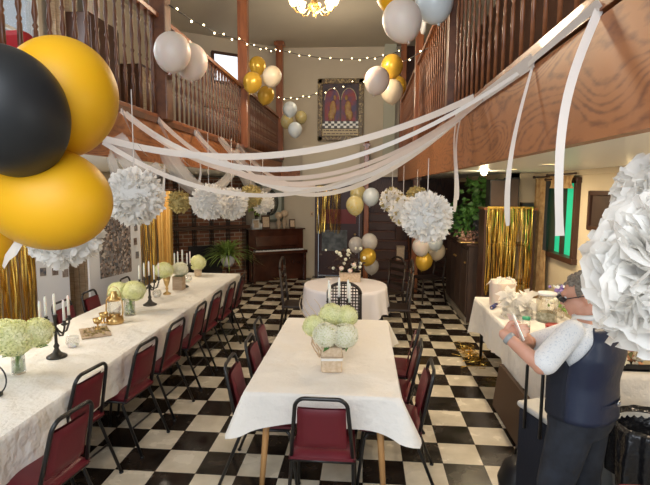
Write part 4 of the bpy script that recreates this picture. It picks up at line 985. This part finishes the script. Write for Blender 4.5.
# brass lantern, goblets, bread board
p = tz(115, 323); t = thing('brass_lantern', 'brass hurricane lantern on the long table', 'lantern', p)
MB().lathe([(0, 0), (.06, 0), (.065, .01), (.06, .05), (.035, .06), (.045, .075), (0, .075)], n=20).build('base', mbrass, t)
MB().lathe([(.035, .075), (.05, .12), (.04, .17), (.03, .18)], n=18, close=False).build('glass', mglass, t)
MB().lathe([(.045, .18), (.04, .2), (.025, .21), (.03, .225), (.02, .235), (.022, .25), (0, .255)], n=18).build('top', mbrass, t)
for s_ in (-1, 1): MB().tube([(s_*.055, 0, .03), (s_*.066, 0, .1), (s_*.06, 0, .18), (s_*.035, 0, .21)], .006, 6).build('side_rail', mbrass, t)
MB().tube([(.055*math.cos(R(a)), 0, .2+.09*math.sin(R(a))) for a in range(0, 181, 15)], .0025, 5).build('handle', mbrass, t)
t.scale = (1.3, 1.3, 1.25)
b_ = tz(95, 333); t = thing('slate_board', 'flat woven tray of greenery under the brass goblets', 'tray', b_, R(35)); MB().box((0, 0, .007), (.24, .34, .013)).build('board', mwoodbox, t, bevel=.004)
g_ = MB(); leaves(g_, 120, lambda r: Vector((r.uniform(-.1, .1), r.uniform(-.15, .15), .02)), .035, random.Random(31)); g_.build('greenery', M('dried_moss', (.22, .17, .06), .8, col2=(.4, .3, .12), scale=20), t)
for i, (px, py) in enumerate(((98, 329), (104, 323))):
    t = thing('brass_goblet', 'brass goblet %s on the greenery tray' % ('in front', 'at the back')[i], 'goblet', tz(px, py, .775), 0, 'two brass goblets'); MB().lathe([(.03, 0), (.028, .006), (.008, .014), (.008, .045)], n=16).build('foot', mbrass, t); MB().lathe([(.008, .045), (.034, .06), (.043, .1), (.039, .1), (.03, .064), (0, .055)], n=18, close=False).build('cup', mbrass, t)
# ring stand at the very left edge
p = tz(-6, 396); t = thing('ring_centrepiece', 'black metal ring centrepiece cut off by the left edge', 'decoration', p)
MB().tube([(.09*math.cos(a_), 0, .11+.1*math.sin(a_)) for a_ in [i*PI/16 for i in range(32)]], .005, 6, closed=True).build('ring', mblackm, t); MB().lathe([(.05, 0), (.05, .012)], n=16).build('base', mblackm, t)

# centre vase with hydrangeas
p = at(331, 372, Z=.753); p.y += .05
t = thing('burlap_vase', 'square burlap-wrapped vase with lace at the heart of the central table', 'vase', p, .1)
MB().box((0, 0, .095), (.15, .15, .19)).build('body', mkraft, t, bevel=.012); MB().box((0, 0, .1), (.156, .156, .018)).build('lace_band', mclothL, t, bevel=.003); MB().tube([(.079, -.079, .12), (-.079, -.079, .12), (-.079, .079, .12), (.079, .079, .12)], .004, 5, closed=True).build('twine', mwoodbox, t)
GC = 'cream hydrangea heads on the central table'
for i, (dx, dy, dz, r_, m_, lab) in enumerate(((-.035, -.08, .285, .095, mpetalw, 'white hydrangea head front left on the central table'), (.10, -.05, .275, .095, mpetalw, 'white hydrangea head front right on the central table'), (-.13, .02, .32, .085, mpetal, 'greenish hydrangea head far left on the central table'), (-.01, .09, .39, .09, mpetal, 'greenish hydrangea head rising behind on the central table'), (.10, .09, .38, .085, mpetal, 'greenish hydrangea head back right on the central table'))):
    bloom(p+Vector((dx, dy, dz)), r_, lab, GC, m_, p+Vector((0, 0, .12)), 20+i, .9)
t = thing('curly_branches', 'pale curly willow twigs rising left of the central flowers', 'branches', p+Vector((-.1, .12, .05)))
for k in range(4):
    rr = random.Random(40+k); P_ = [Vector((0, 0, 0))]; ox = -.02-.03*k
    for i in range(1, 10): P_.append(Vector((ox*i/9*1.4+.03*math.sin(i*1.1+k), .03*math.cos(i*.9+k*2), .05*i)))
    MB().tube(P_, [.006*(1-.08*i) for i in range(10)], 6).build('twig', M('pale_twig', (.62, .48, .33), .7), t)

# arrangement on the round table
p = at(350, 281, Z=.753); t = thing('burlap_box', 'burlap-covered box of white flowers on the round table', 'box', p)
MB().box((0, 0, .07), (.3, .2, .14)).build('body', mkraft, t, bevel=.008); MB().box((0, 0, .13), (.31, .21, .02)).build('rim', mwoodbox, t)
b_ = MB(); leaves(b_, 120, lambda r: Vector((r.gauss(-.05, .12), r.gauss(0, .08), r.uniform(.14, .42))), .07, random.Random(51)); b_.build('foliage', mdark, t)
b_ = MB()
rr = random.Random(52)
for i in range(26): b_.ball((rr.gauss(-.05, .13), rr.gauss(0, .08), rr.uniform(.16, .5)), rr.uniform(.012, .03), 8, 6)
b_.build('white_blossoms', mwoodbox and mpetalw, t)
for i, (dx, dz) in enumerate(((-.12, .2), (.0, .17), (.06, .25))):
    t = thing('rosebud', 'white rosebud %s in the burlap box on the round table' % ('left', 'middle', 'right')[i], 'flower', p+Vector((dx, -.11, dz)), 0, 'white rosebuds'); MB().ball((0, 0, 0), (.035, .035, .032), 10, 8).build('petals', mlatexw, t); MB().tube([(0, 0, -.02), (0, .04, -.1)], .004, 5).build('stem', mleaf, t)

# ---------------------------------------------------------------- things on the right table
def rtz(px, py): return at(px, py, Z=.753)
p = rtz(497, 302); p.x = 1.60; p.y = 5.72
t = thing('gift_bag', 'tall white gift bag at the far end of the gift table', 'gift bag', p, .2); MB().loft([((0, 0, .0), (.14, 0, 0), (0, .09, 0)), ((0, 0, .26), (.15, 0, 0), (0, .10, 0)), ((0, 0, .3), (.145, 0, 0), (0, .05, 0))], False).build('bag', mlatexw, t)
b_ = MB(); leaves(b_, 26, lambda r: Vector((r.gauss(0, .06), r.gauss(0, .03), .29)), .12, random.Random(61)); b_.build('tissue_paper', mtissue, t)
p = Vector((1.60, 5.18, .753)); t = thing('gift_bag', 'short clear bag stuffed with crumpled white tissue on the gift table', 'gift bag', p, 0, ); MB().box((0, 0, .08), (.28, .2, .16)).build('bag', mglass, t, bevel=.01)
b_ = MB(); leaves(b_, 160, lambda r: Vector((r.uniform(-.12, .12), r.uniform(-.08, .08), r.uniform(.03, .26))), .13, random.Random(62)); b_.build('tissue_paper', mtissue, t)
t = thing('ribbon_roll', 'dark blue roll lying at the corner of the gift table', 'ribbon', (1.47, 5.55, .775), R(60)); MB().tube([(-.09, 0, 0), (.09, 0, 0)], .022, 14).build('roll', M('navy_ribbon', (.03, .04, .16), .5), t); MB().tube([(-.095, 0, 0), (.095, 0, 0)], .01, 10).build('core', mkraft, t)
def jar(x, y, r_, h, label, m_, lid):
    t = thing('glass_jar', label, 'jar', (x, y, .753), 0, 'jars on the gift table'); MB().lathe([(0, 0), (r_, 0), (r_, h*.8), (r_*.85, h*.9), (r_*.85, h)], n=24, close=False).build('body', mglass, t); MB().lathe([(0, h), (r_*.92, h), (r_*.92, h+.025), (0, h+.025)], n=24).build('lid', lid, t); MB().lathe([(0, .01), (r_*.9, .01), (r_*.9, h*.35), (0, h*.35)], n=20).build('contents', m_, t)
jar(1.86, 5.05, .1, .27, 'large glass jar with silvery lid on the gift table', M('potpourri', (.25, .24, .16), .7, col2=(.5, .5, .42), scale=30), mgreyfab)
jar(1.55, 4.7, .04, .1, 'small green-lidded jar near the phone', M('green_fill', (.06, .4, .22), .5), M('green_lid', (.04, .36, .2), .4))
jar(2.02, 4.5, .06, .14, 'small jar in the middle of the gift table', mkraft, mbrass)
t = thing('red_tin', 'flat round red tin in front of the large jar', 'tin', (1.79, 4.62, .753)); MB().lathe([(0, 0), (.085, 0), (.085, .06), (0, .06)], n=24).build('body', M('red_tin', (.3, .02, .02), .4), t); MB().lathe([(0, .06), (.088, .06), (.088, .075), (0, .075)], n=24).build('lid', M('red_lid', (.38, .03, .03), .3), t)
def bunch(x, y, h, label, mats, n, sp, s=.05, seed=0, pot=mglass):
    t = thing('flower_vase', label, 'flowers', (x, y, .753)); MB().lathe([(.04, 0), (.05, .02), (.04, .12), (.055, .16)], n=16).build('vase', pot, t); rr = random.Random(seed)
    b_ = MB(); leaves(b_, n, lambda r: Vector((r.gauss(0, sp), r.gauss(0, sp), r.uniform(.14, h))), s*1.2, rr); b_.build('foliage', mats[1], t)
    b_ = MB()
    for i in range(n//3): b_.ball((rr.gauss(0, sp), rr.gauss(0, sp), rr.uniform(.16, h)), s*rr.uniform(.3, .6), 8, 6)
    b_.build('blossoms', mats[0], t)
bunch(2.05, 5.2, .36, 'vase of lilac flowers behind the large jar', (M('lilac', (.25, .18, .45), .7), mlatexb), 60, .055, seed=1)
bunch(2.05, 4.72, .3, 'loose white and green flowers on the gift table', (mpetalw, mleafl), 80, .09, seed=2)
bunch(1.98, 4.05, .34, 'yellow flowers standing in front of the man', (M('yellow_petal', (.6, .45, .06), .7), mleafl), 80, .08, seed=3)
bunch(2.02, 3.75, .44, 'dusty pink flowers partly behind the man', (M('pink_petal', (.6, .25, .22), .7), M('olive_leaf', (.2, .2, .08), .7)), 80, .09, seed=4)
t = thing('paper_pile', 'open white papers lying in the middle of the gift table', 'papers', (1.85, 4.3, .753), .4)
for k in range(3): MB().box((.01*k, .0, .006+.012*k), (.21, .28, .01), rotm(z=.15*k, y=.05*k)).build('sheet', mwhite, t)
t = thing('wicker_basket', 'dark wicker tray on the gift table beside the man', 'basket', (1.62, 4.02, .753)); MB().lathe([(0, 0), (.15, 0), (.17, .06), (.155, .06), (.14, .015), (0, .015)], n=28, close=False).build('tray', mtrim, t); MB().tube([(.163*math.cos(i*PI/14), .163*math.sin(i*PI/14), .062) for i in range(28)], .01, 6, closed=True).build('rim', mpost, t)
t = thing('black_tray', 'long black tray of white blossoms on the near end of the gift table', 'tray', (1.99, 3.74, .753)); t.location = (1.93, 3.72, .753)
MB().box((0, 0, .012), (.36, .12, .02)).box((0, -.055, .03), (.36, .01, .05)).box((0, .055, .03), (.36, .01, .05)).build('tray', mblack, t, bevel=.003)
b_ = MB(); rr = random.Random(77)
for i in range(30): b_.ball((rr.uniform(-.16, .16), rr.uniform(-.04, .04), rr.uniform(.03, .09)), rr.uniform(.012, .026), 8, 6)
b_.build('blossoms', mpetalw, t); b_ = MB(); leaves(b_, 40, lambda r: Vector((r.uniform(-.16, .16), r.uniform(-.04, .04), r.uniform(.03, .12))), .05, rr); b_.build('copper_leaves', M('copper_leaf', (.6, .3, .16), .5), t)
b_ = MB(); rr = random.Random(88)
for i in range(120):
    x = 1.37+rr.gauss(0, .05); y = 6.1+rr.gauss(0, .22); P_ = [Vector((x, y, .004+.01*rr.random())), Vector((x+rr.gauss(0, .04), y+rr.gauss(0, .04), .02+.03*rr.random())), Vector((x+rr.gauss(0, .06), y+rr.gauss(0, .07), .004))]
    ribbon(b_, P_, .008, (rr.gauss(0, 1), rr.gauss(0, 1), 1))
for i in range(len(b_.v)): b_.v[i] = (b_.v[i][0]-1.37, b_.v[i][1]-6.1, max(.003, b_.v[i][2]))
tag(b_.build('foil_scraps', mgoldfoil, loc=(1.37, 6.1, 0)), 'loose gold foil shreds on the floor by the gift table', 'foil scraps', None, 'stuff')
t = thing('folding_table', 'bare brown board of a folded table leaning under the gift table', 'table', (1.30, 4.2, 0)); MB().box((0, 0, .22), (.04, .9, .42), rotm(y=.12)).build('board', M('brown_board', (.10, .055, .03), .6), t, bevel=.006); MB().box((.04, 0, .3), (.02, .9, .04)).build('batten', mtrim, t)

# ---------------------------------------------------------------- bin, bucket, trolley
B = at(651, 440, Y=2.9); bx, by = B.x, B.y
t = thing('grey_bin', 'translucent grey plastic bin with a black liner at lower right', 'bin', (bx, by, 0)); t.scale = (1.08, 1.08, 1.16)
MB().lathe([(0, 0), (.14, 0), (.15, .02), (.185, .58), (.195, .6), (.18, .6), (.14, .03), (0, .02)], n=28, close=False).build('bucket', mgrey, t)
rr = random.Random(5); pr_ = MB()
def bag(u_, v_):
    a = 2*PI*u_; fold = .012*math.sin(9*a)+.01*math.sin(17*a+1)+.008*math.sin(5*a+2)
    if v_ < .35: f = v_/.35; r_ = .15+.035*f; z = .38+.25*f
    else: f = (v_-.35)/.65; r_ = .20+.012*math.sin(PI*f)+fold*(.3+f)*1.2; z = .635-.30*f*(1+.12*math.sin(4*a))
    return Vector((r_*math.cos(a), r_*math.sin(a), z))
MB().grid(bag, 90, 14).build('liner', mbag, t)
# grey cool-box behind
p = at(603, 452, Y=3.15); t = thing('grey_bucket', 'small dark grey bucket between the man and the bin', 'bucket', (p.x, p.y, 0)); MB().lathe([(0, 0), (.11, 0), (.14, .5), (.15, .51), (.13, .5), (.1, .02), (0, .02)], n=24, close=False).build('body', mgrey, t); MB().tube([(.145*math.cos(R(a)), -.02, .49+.0*a+.10*math.sin(R(a))) for a in range(0, 181, 15)], .004, 6).build('handle', mbronze, t)
p = at(600, 450, Y=2.95); t = thing('drink_bottle', 'clear plastic bottle beside the grey bucket', 'bottle', (p.x-.03, p.y-.02, .38)); t.location = (p.x+.0, p.y, 0)
MB().lathe([(0, 0), (.033, 0), (.035, .15), (.014, .2), (.014, .23)], n=16).build('body', mglass, t); MB().lathe([(.016, .23), (.016, .25), (0, .25)], n=12).build('cap', mwhite, t)
# wheeled case with telescopic handle
p = at(546, 420, Y=3.02); t = thing('rolling_cooler', 'dark wheeled cool box with white lid and pull handle left of the man', 'cool box', (p.x, p.y, 0), R(20))
MB().box((0, 0, .37), (.21, .28, .66)).build('body', mvestf, t, bevel=.03, seg=4); MB().box((0, 0, .715), (.22, .30, .04)).build('lid', M('off_white_plastic', (.50, .49, .46), .5), t, bevel=.018, seg=3)
MB().tube([(-.125, -.10, .6), (-.125, -.10, 1.0), (-.125, -.09, 1.02), (-.125, .03, 1.02), (-.125, .04, 1.0), (-.125, .04, .6)], .010, 8).build('handle', mblackm, t)
for s_ in (-1, 1): MB().lathe([(0, -.02), (.05, -.02), (.05, .02), (0, .02)], c=(s_*.10, .12, .05), n=18, axis=rotm(y=PI/2)).build('wheel', mblack, t)
p = at(519, 437, Y=3.25); t = thing('black_bag', 'soft black bag on the floor against the cool box', 'bag', (p.x, p.y, 0)); MB().loft([((0, 0, 0), (.10, 0, 0), (0, .14, 0)), ((0, 0, .1), (.12, 0, 0), (0, .15, 0)), ((.01, 0, .22), (.09, 0, 0), (0, .11, 0)), ((.02, 0, .27), (.03, 0, 0), (0, .06, 0))]).build('body', mblack, t); MB().tube([(0, -.06, .25), (0, -.04, .33), (0, .04, .33), (0, .06, .25)], .008, 6).build('strap', mblack, t)

# upstairs furniture seen through the left balusters
t = thing('sofa', 'bright red sofa upstairs behind the left balusters', 'sofa', (-3.05, 3.0, UF), R(90))
MB().box((0, 0, .25), (1.6, .7, .4)).build('seat', mred, t, bevel=.05, seg=3); MB().box((0, .3, .62), (1.6, .18, .5)).build('backrest', mred, t, bevel=.05, seg=3)
for s_ in (-1, 1): MB().box((s_*.85, 0, .38), (.16, .76, .6)).build('armrest', mred, t, bevel=.05, seg=3)
mgl = M('cabinet_glass', (.20, .23, .22), .1, coat=.5)
for i, (y, w_, h, m_, lab) in enumerate(((4.5, .7, 1.9, mgl, 'glass-fronted tall cabinet upstairs opposite the first left post'), (7.0, .8, 1.8, mtrim, 'dark tall cabinet upstairs between the left posts'), (8.6, .9, 1.5, mwoodbox, 'pale chest upstairs towards the far end'))):
    t = thing('tall_cabinet', lab, 'cabinet', (WL+.26, y, UF), 0, 'cabinets along the upstairs wall'); MB().box((0, 0, h/2), (.42, w_, h)).build('body', mtrim, t, bevel=.01)
    for s_ in (-1, 1):
        dr = MB().box((.218, s_*w_/4, h/2), (.02, w_/2-.04, h-.1)).build('door', m_, t, bevel=.004); MB().ball((.235, s_*.04, h*.5), .014, 8, 6).build('knob', mbrass, dr)
t = thing('curtain', 'white lace curtain upstairs near the small slanted-wall window', 'curtain', onslant(1.5, 3.75, .1), ang); MB().grid(lambda u_, v_: Vector(((u_-.5)*1.1, .03*math.sin(30*u_), -1.0*v_)), 40, 4).build('panel', mlatexw, t); MB().tube([(-.6, 0, .02), (.6, 0, .02)], .012, 8).build('rod', mtrim, t)
for i, (y, lab) in enumerate(((7.3, 'white pillar-like curtain upstairs by the second left post'), (2.45, 'pale curtain upstairs left of the first window'), (4.2, 'pale curtain upstairs between the two windows'), (6.5, 'pale curtain upstairs right of the second window'))):
    t = thing('curtain', lab, 'curtain', (WL+.12, y, 4.9), R(90), 'curtains upstairs on the left'); MB().grid(lambda u_, v_: Vector(((u_-.5)*.4, .03*math.sin(24*u_), -2.1*v_)), 30, 4).build('panel', mwoodbox if i % 2 else mlatexw, t); MB().tube([(-.25, 0, .02), (.25, 0, .02)], .012, 8).build('rod', mtrim, t)
t = thing('scroll_bracket', 'white scroll ornament on the right railing below the pale balloon', 'ornament', at(424, 22, X=XR)); MB().tube([(0, (.02+.012*i)*math.cos(i*.55), (.02+.012*i)*math.sin(i*.55)) for i in range(14)], [.012+.002*i for i in range(14)], 8).build('scroll', mwhite, t); MB().box((0, .1, .12), (.03, .2, .05)).build('plate', mwhite, t)

# ---------------------------------------------------------------- the man
MP = Vector((1.19, 2.62, .04)); MA = R(44)
MR = Matrix.Rotation(MA, 3, 'Z')
def W(x, y, z): return MR @ Vector((x, y, z))        # man frame: +y the way he faces, -x his left
WX, WY = W(1, 0, 0), W(0, 1, 0)
man = thing('person', 'man in white shirt, navy vest and dark jeans looking at a phone', 'person', MP)
def solid(b, name, mat, parent, vox, smooth=4, label=None):
    o = b.build(name, mat, parent); m = o.modifiers.new('remesh', 'REMESH'); m.mode = 'VOXEL'; m.voxel_size = vox; m.use_smooth_shade = True
    s_ = o.modifiers.new('smooth', 'SMOOTH'); s_.iterations = smooth; s_.factor = .6
    if label: o['label'] = label
    return o
def limb(b, P_, r_, n=14):
    """tapered limb with round joints"""
    Q, RR = [], []
    for i in range(len(P_)-1):
        for k in range(5): f = k/5; Q.append(Vector(P_[i]).lerp(Vector(P_[i+1]), f)); RR.append(r_[i]+(r_[i+1]-r_[i])*f)
    Q.append(Vector(P_[-1])); RR.append(r_[-1]); b.tube(Q, RR, n)
    for p_, q_ in zip(P_, r_): b.ball(p_, q_, n, 8)
def g2l(v): return Vector(v)-MP
LS, RS = W(-.205, .01, 1.325), W(.195, .01, 1.325)
LE, RE = g2l(at(541, 366, Y=2.42)), g2l((1.0, 2.98, 1.14))
LW, RW = g2l(at(504, 334, Y=2.56)), g2l(at(531, 341, Y=2.80))
hip = [W(-.095, .02, .84), W(.095, .02, .84)]; knee = [W(-.115, .08, .45), W(.115, .03, .45)]; ank = [W(-.13, .06, .05), W(.13, -.02, .05)]
b = MB()
def ring(z, y, a_, d_, x=0): return (W(x, y, z), WX*a_, WY*d_)
b.loft([ring(.80, .02, .15, .105), ring(.92, .015, .155, .11), ring(1.05, .01, .15, .12), ring(1.2, .0, .18, .13), ring(1.32, -.01, .18, .11), ring(1.38, -.01, .10, .07)])
HD = W(.015, .055, 1.485)
limb(b, [W(0, -.005, 1.33), W(.015, .02, 1.43)], [.066, .058])
for S_, E_, Wr in ((LS, LE, LW), (RS, RE, RW)): limb(b, [S_, E_, Wr], [.058, .043, .028])
for s_ in (0, 1): limb(b, [hip[s_], knee[s_], ank[s_]], [.085, .06, .042]); limb(b, [ank[s_]+Vector((0, 0, -.04)), ank[s_]+WY*.14+Vector((0, 0, -.055))], [.04, .03])
# head, turned slightly down
HT = MR @ Matrix.Rotation(R(34), 3, 'Z') @ Matrix.Rotation(R(-16), 3, 'X')
def Hh(x, y, z): return HD + HT @ Vector((x, y, z))
def hball(x, y, z, r_, n=18, m=12): b.ball(Hh(x, y, z), r_, n, m, HT)
hball(0, -.012, .03, (.074, .094, .082)); hball(0, .035, -.035, (.055, .058, .075)); hball(0, .065, -.08, (.033, .028, .026))
hball(0, .098, -.012, (.012, .02, .022), 10, 8); hball(0, .108, -.022, (.015, .014, .011), 10, 8); hball(0, .088, .026, (.045, .014, .012), 10, 8); hball(0, .093, -.052, (.022, .01, .006), 10, 8)
for s_ in (-1, 1):
    hball(s_*.078, -.005, -.01, (.009, .018, .03), 10, 8); hball(s_*.07, -.005, -.012, (.014, .014, .02), 10, 8)
limb(b, [Hh(0, -.03, -.03), W(0, .0, 1.36)], [.055, .062])
# hands
PHC = at(515.5, 327, Y=2.60)-MP          # phone centre
pn = (HD+Vector((0, 0, -.02))-PHC).normalized(); pu = (Vector((-.3, .15, 1)) - pn*Vector((-.3, .15, 1)).dot(pn)).normalized(); ps = pu.cross(pn).normalized()
def hand(Wr, dirp, side, pal, curl, b):
    """palm from wrist along dirp; side = towards the thumb; pal = palm normal"""
    dirp = Vector(dirp).normalized(); side = (Vector(side)-dirp*Vector(side).dot(dirp)).normalized(); pal = dirp.cross(side)*(1 if pal > 0 else -1)
    b.ball(Wr, .027, 12, 8)
    Mx = Matrix((side, pal, dirp)).transposed()
    b.ball(Wr+dirp*.05, (.04, .016, .055), 14, 10, Mx)
    for k, (o_, l) in enumerate(((.028, .072), (.010, .082), (-.009, .077), (-.027, .06))):
        P_ = [Wr+dirp*.075+side*o_]; a_ = curl*.45; d_ = dirp
        for s_, q in enumerate((.42, .32, .26)):
            d_ = (dirp*math.cos(a_)+pal*math.sin(a_)).normalized(); P_.append(P_[-1]+d_*l*q); a_ += curl
        limb(b, [Wr+dirp*.03+side*o_*.8]+P_, [.011, .0095, .0088, .008, .0068], 10)
    P_ = [Wr+dirp*.02+side*.02, Wr+dirp*.045+side*.05+pal*.008, Wr+dirp*.07+side*.055+pal*.022, Wr+dirp*.088+side*.048+pal*.03]
    limb(b, P_, [.015, .012, .010, .008], 10)
body = solid(b, 'body', mskin, man, .0085, 3)
hb = MB(); ctrL = PHC-ps*.0
hand(LW, (PHC-pn*.018-pu*.02)-LW, pu*1.0+pn*.2, 1 if ((PHC-pn*.018-LW).cross(pu)).dot(pn) > 0 else -1, .55, hb)
hand(RW, (PHC+pn*.02-pu*.045)-RW, pu, 1 if ((PHC-RW).cross(pu)).dot(-pn) > 0 else -1, .45, hb)
solid(hb, 'hands', mskin, man, .0045, 2)
# face details
for s_ in (-1, 1): MB().ball(Hh(s_*.028, .088, .008), .0085, 10, 8).build('eye', mwhite, man)
g_ = MB()
for s_ in (-1, 1):
    g_.tube([Hh(s_*.032+.023*math.cos(a_), .104, .004+.017*math.sin(a_)) for a_ in [i*PI/6 for i in range(12)]], .0028, 5, closed=True)
    g_.tube([Hh(s_*.055, .1, .008), Hh(s_*.078, .04, .012), Hh(s_*.08, -.01, .008)], .003, 5); g_.ball(Hh(s_*.032, .103, .004), (.021, .021, .014), 10, 6)
g_.build('spectacles', mblack, man)
h_ = MB(); h_.ball(Hh(0, -.02, .038), (.080, .098, .084), 20, 14, HT); h_.ball(Hh(0, -.055, -.015), (.07, .058, .065), 16, 10, HT)
rr = random.Random(3)
for i in range(160):
    a = rr.uniform(0, 6.28); z = rr.uniform(-.3, 1); r_ = math.sqrt(max(0, 1-z*z)); q = Vector((.078*r_*math.cos(a), -.02+.096*r_*math.sin(a), .038+.082*z))
    if q.y > .05 and q.z < .07: continue
    h_.ball(Hh(*q), (.011, .011, .014), 6, 5)
# trim hair off the face
hh2 = MB(); keep = {}
for f__, s__ in zip(h_.f, h_.s):
    c = sum((Vector(h_.v[i]) for i in f__), Vector())/len(f__); lc = HT.transposed() @ (c-HD)
    if lc.y > .035 and lc.z < .068: continue
    if lc.z < -.01 and lc.y > -.012: continue
    if lc.z < -.075: continue
    hh2.f.append(f__); hh2.s.append(s__)
hh2.v = h_.v; hh2.build('hair', mhair, man)
# clothes
s_ = MB()
s_.loft([ring(.86, -.01, .188, .138), ring(1.05, .01, .172, .138), ring(1.2, .0, .194, .143), ring(1.31, -.008, .198, .12), ring(1.365, -.005, .125, .085), ring(1.385, .0, .078, .07)])
for S_, E_ in ((LS, LE), (RS, RE)):
    S_, E_ = Vector(S_), Vector(E_); limb(s_, [S_-(E_-S_)*.08, S_.lerp(E_, .5), S_.lerp(E_, .86)], [.060, .064, .066])
solid(s_, 'shirt', mshirt, man, .008, 3)
co = MB(); co.tube([W(.078*math.cos(a_), .078*math.sin(a_)*.9+.005, 1.385+.012*math.sin(a_)*-1) for a_ in [i*PI/8 for i in range(16)]], .014, 8, closed=True); co.build('collar', mwhite, man)
def vest(front):
    v_ = MB()
    def g(u_, t_):
        # u: angle round the half, t: height
        z = .86+t_*.495; zs = [(.86, .205, .158, .012), (1.05, .188, .157, .02), (1.2, .209, .160, 0), (1.30, .190, .134, -.008), (1.355, .140, .100, -.006)]
        for k in range(4):
            if zs[k][0] <= z <= zs[k+1][0]+1e-6:
                f = (z-zs[k][0])/(zs[k+1][0]-zs[k][0]); A_, D_, Yo = [zs[k][j]+(zs[k+1][j]-zs[k][j])*f for j in (1, 2, 3)]
        span = PI*(1 if z < 1.16 else 1-.34*min(1, (z-1.16)/.12)); a = (PI/2 if front else -PI/2)+(u_-.5)*span
        ct, st = math.cos(a), math.sin(a); e = .8
        if front and z > 1.1: Yo -= 0
        dip = 0
        if front: dip = -max(0, .32-abs(u_-.5)*1.3)*max(0, t_-.55)*1.1
        return W(math.copysign(abs(ct)**e, ct)*A_, math.copysign(abs(st)**e, st)*D_+Yo, z+dip)
    v_.grid(g, 30, 22); return v_
for fr, nm, mt, lb in ((True, 'vest_front', mvestf, 'dark navy wool vest front'), (False, 'vest_back', mvestb, 'shiny blue satin vest back')):
    o = vest(fr).build(nm, mt, man, label=lb); so = o.modifiers.new('solid', 'SOLIDIFY'); so.thickness = .008; so.offset = 0
bk = MB(); bk.tube([W(.02+.016*math.cos(a_), -.158, .955+.014*math.sin(a_)) for a_ in [i*PI/4+PI/8 for i in range(8)]], .0035, 6, closed=True); bk.build('vest_buckle', M('buckle_metal', (.5, .51, .53), .3, metal=.8), man)
st = MB(); st.grid(lambda u_, v_: W(-.12+.24*u_, -.155+.9*(u_-.5)**2*.12, .947+.018*v_), 12, 1); st.build('vest_strap', mvestb, man)
j_ = MB(); j_.loft([ring(.76, .02, .185, .135), ring(.82, .015, .192, .15), ring(.90, .01, .188, .146), ring(.96, .01, .18, .14)])
for q in (0, 1): limb(j_, [hip[q]+Vector((0, 0, -.04)), knee[q], ank[q]], [.115, .092, .078])
solid(j_, 'jeans', mjean, man, .009, 4)
for q in (0, 1):
    a_ = ank[q]; sh = MB(); sh.ball(a_+WY*.05+Vector((0, 0, -.045)), (.048, .14, .045), 16, 10, MR); sh.box(a_+WY*.05+Vector((0, 0, -.082)), (.09, .27, .016), MR); sh.build('shoe', mblack, man)
wt = MB(); wd_ = (LW-LE).normalized(); wc = LW-wd_*.035; wt.lathe([(.033, -.012), (.035, -.008), (.035, .008), (.033, .012)], c=wc, n=16, axis=align(wd_), close=False); wt.build('watch', mgrey, man); 
# phone
ph_ = thing('mobile_phone', 'phone with a bright screen held up in the hand of the man', 'phone', MP+PHC)
PM = Matrix((ps, pu, pn)).transposed()
MB().box((0, 0, 0), (.074, .15, .009), PM).build('case', mlatexw, ph_, bevel=.003); MB().box(pn*.005, (.068, .142, .002), PM).build('screen', M('lit_phone_screen', (.2, .3, .3), .1, emis=1.6, ecol=(.65, .9, .85)), ph_)

# ---------------------------------------------------------------- light
wd = bpy.data.worlds.new('world'); SC.world = wd; wd.use_nodes = True
bg = wd.node_tree.nodes['Background']; bg.inputs[0].default_value = (.80, .90, 1.0, 1); bg.inputs[1].default_value = .5
def lamp(kind, name, loc, e, col, size=1, aim=None, sy=None, spot=None):
    l = bpy.data.lights.new(name, kind); l.energy = e; l.color = col; o = bpy.data.objects.new(name, l); COL.objects.link(o); o.location = loc
    if kind == 'AREA': l.size = size; l.shape = 'RECTANGLE' if sy else 'SQUARE'; l.size_y = sy or size
    else: l.shadow_soft_size = size
    if aim is not None: o.rotation_euler = (Vector(aim)-Vector(loc)).to_track_quat('-Z', 'Y').to_euler()
    if kind == 'SPOT' and spot: l.spot_size = spot; l.spot_blend = .6
    return o
lamp('AREA', 'entrance_window_light', (-.6, -1.5, 3.2), 165, (.87, .93, 1), 3.4, (-.6, 6, .6), 3.0)
lamp('POINT', 'chandelier_light', (CC.x, CC.y, CC.z-.25), 100, (1, .80, .56), .25)
lamp('AREA', 'upper_window_light', (WL+.02, 5.75, 3.95), 26, (.85, .93, 1), .9, (0, 5.75, 2.5), 1.4)
lamp('AREA', 'upper_window_light', (WL+.02, 3.45, 3.95), 26, (.85, .93, 1), .9, (0, 3.45, 2.5), 1.4)
for x, y, e in ((1.75, 4.9, 14), (1.75, 6.1, 14), (1.75, 3.0, 12)): lamp('AREA', 'recessed_light_glow', (x, y, CZ-.02), e, (1, .80, .55), .1, (x, y, 0))
lamp('POINT', 'bare_bulb_light', tuple(at(484, 172, Y=6.6)+Vector((0, 0, -.06))), 9, (1, .8, .5), .05)
lamp('AREA', 'left_ceiling_light', (-3.2, 4.0, CZ-.02), 18, (1, .86, .68), .6, (-3.2, 4.0, 0))
lamp('AREA', 'left_ceiling_light', (-3.2, 7.0, CZ-.02), 18, (1, .86, .68), .6, (-3.2, 7.0, 0))
lamp('AREA', 'left_window_light', (WL+.05, 3.0, 1.6), 30, (.85, .92, 1), 1.0, (-1, 3.4, .8), 1.0)
lamp('AREA', 'right_fill_light', (WR-.05, .6, 1.6), 18, (.85, .93, 1), 1.2, (0, 2.2, 1.6), 1.1)  # unseen cool fill added to brighten the right balcony underside; no window stands here
lamp('POINT', 'back_hall_light', (-.6, 9.0, 4.2), 28, (1, .84, .62), .3)
vs = SC.view_settings; vs.view_transform = 'Standard'; vs.look = 'None'; vs.gamma = 1; vs.exposure = .22; vs.use_curve_mapping = False
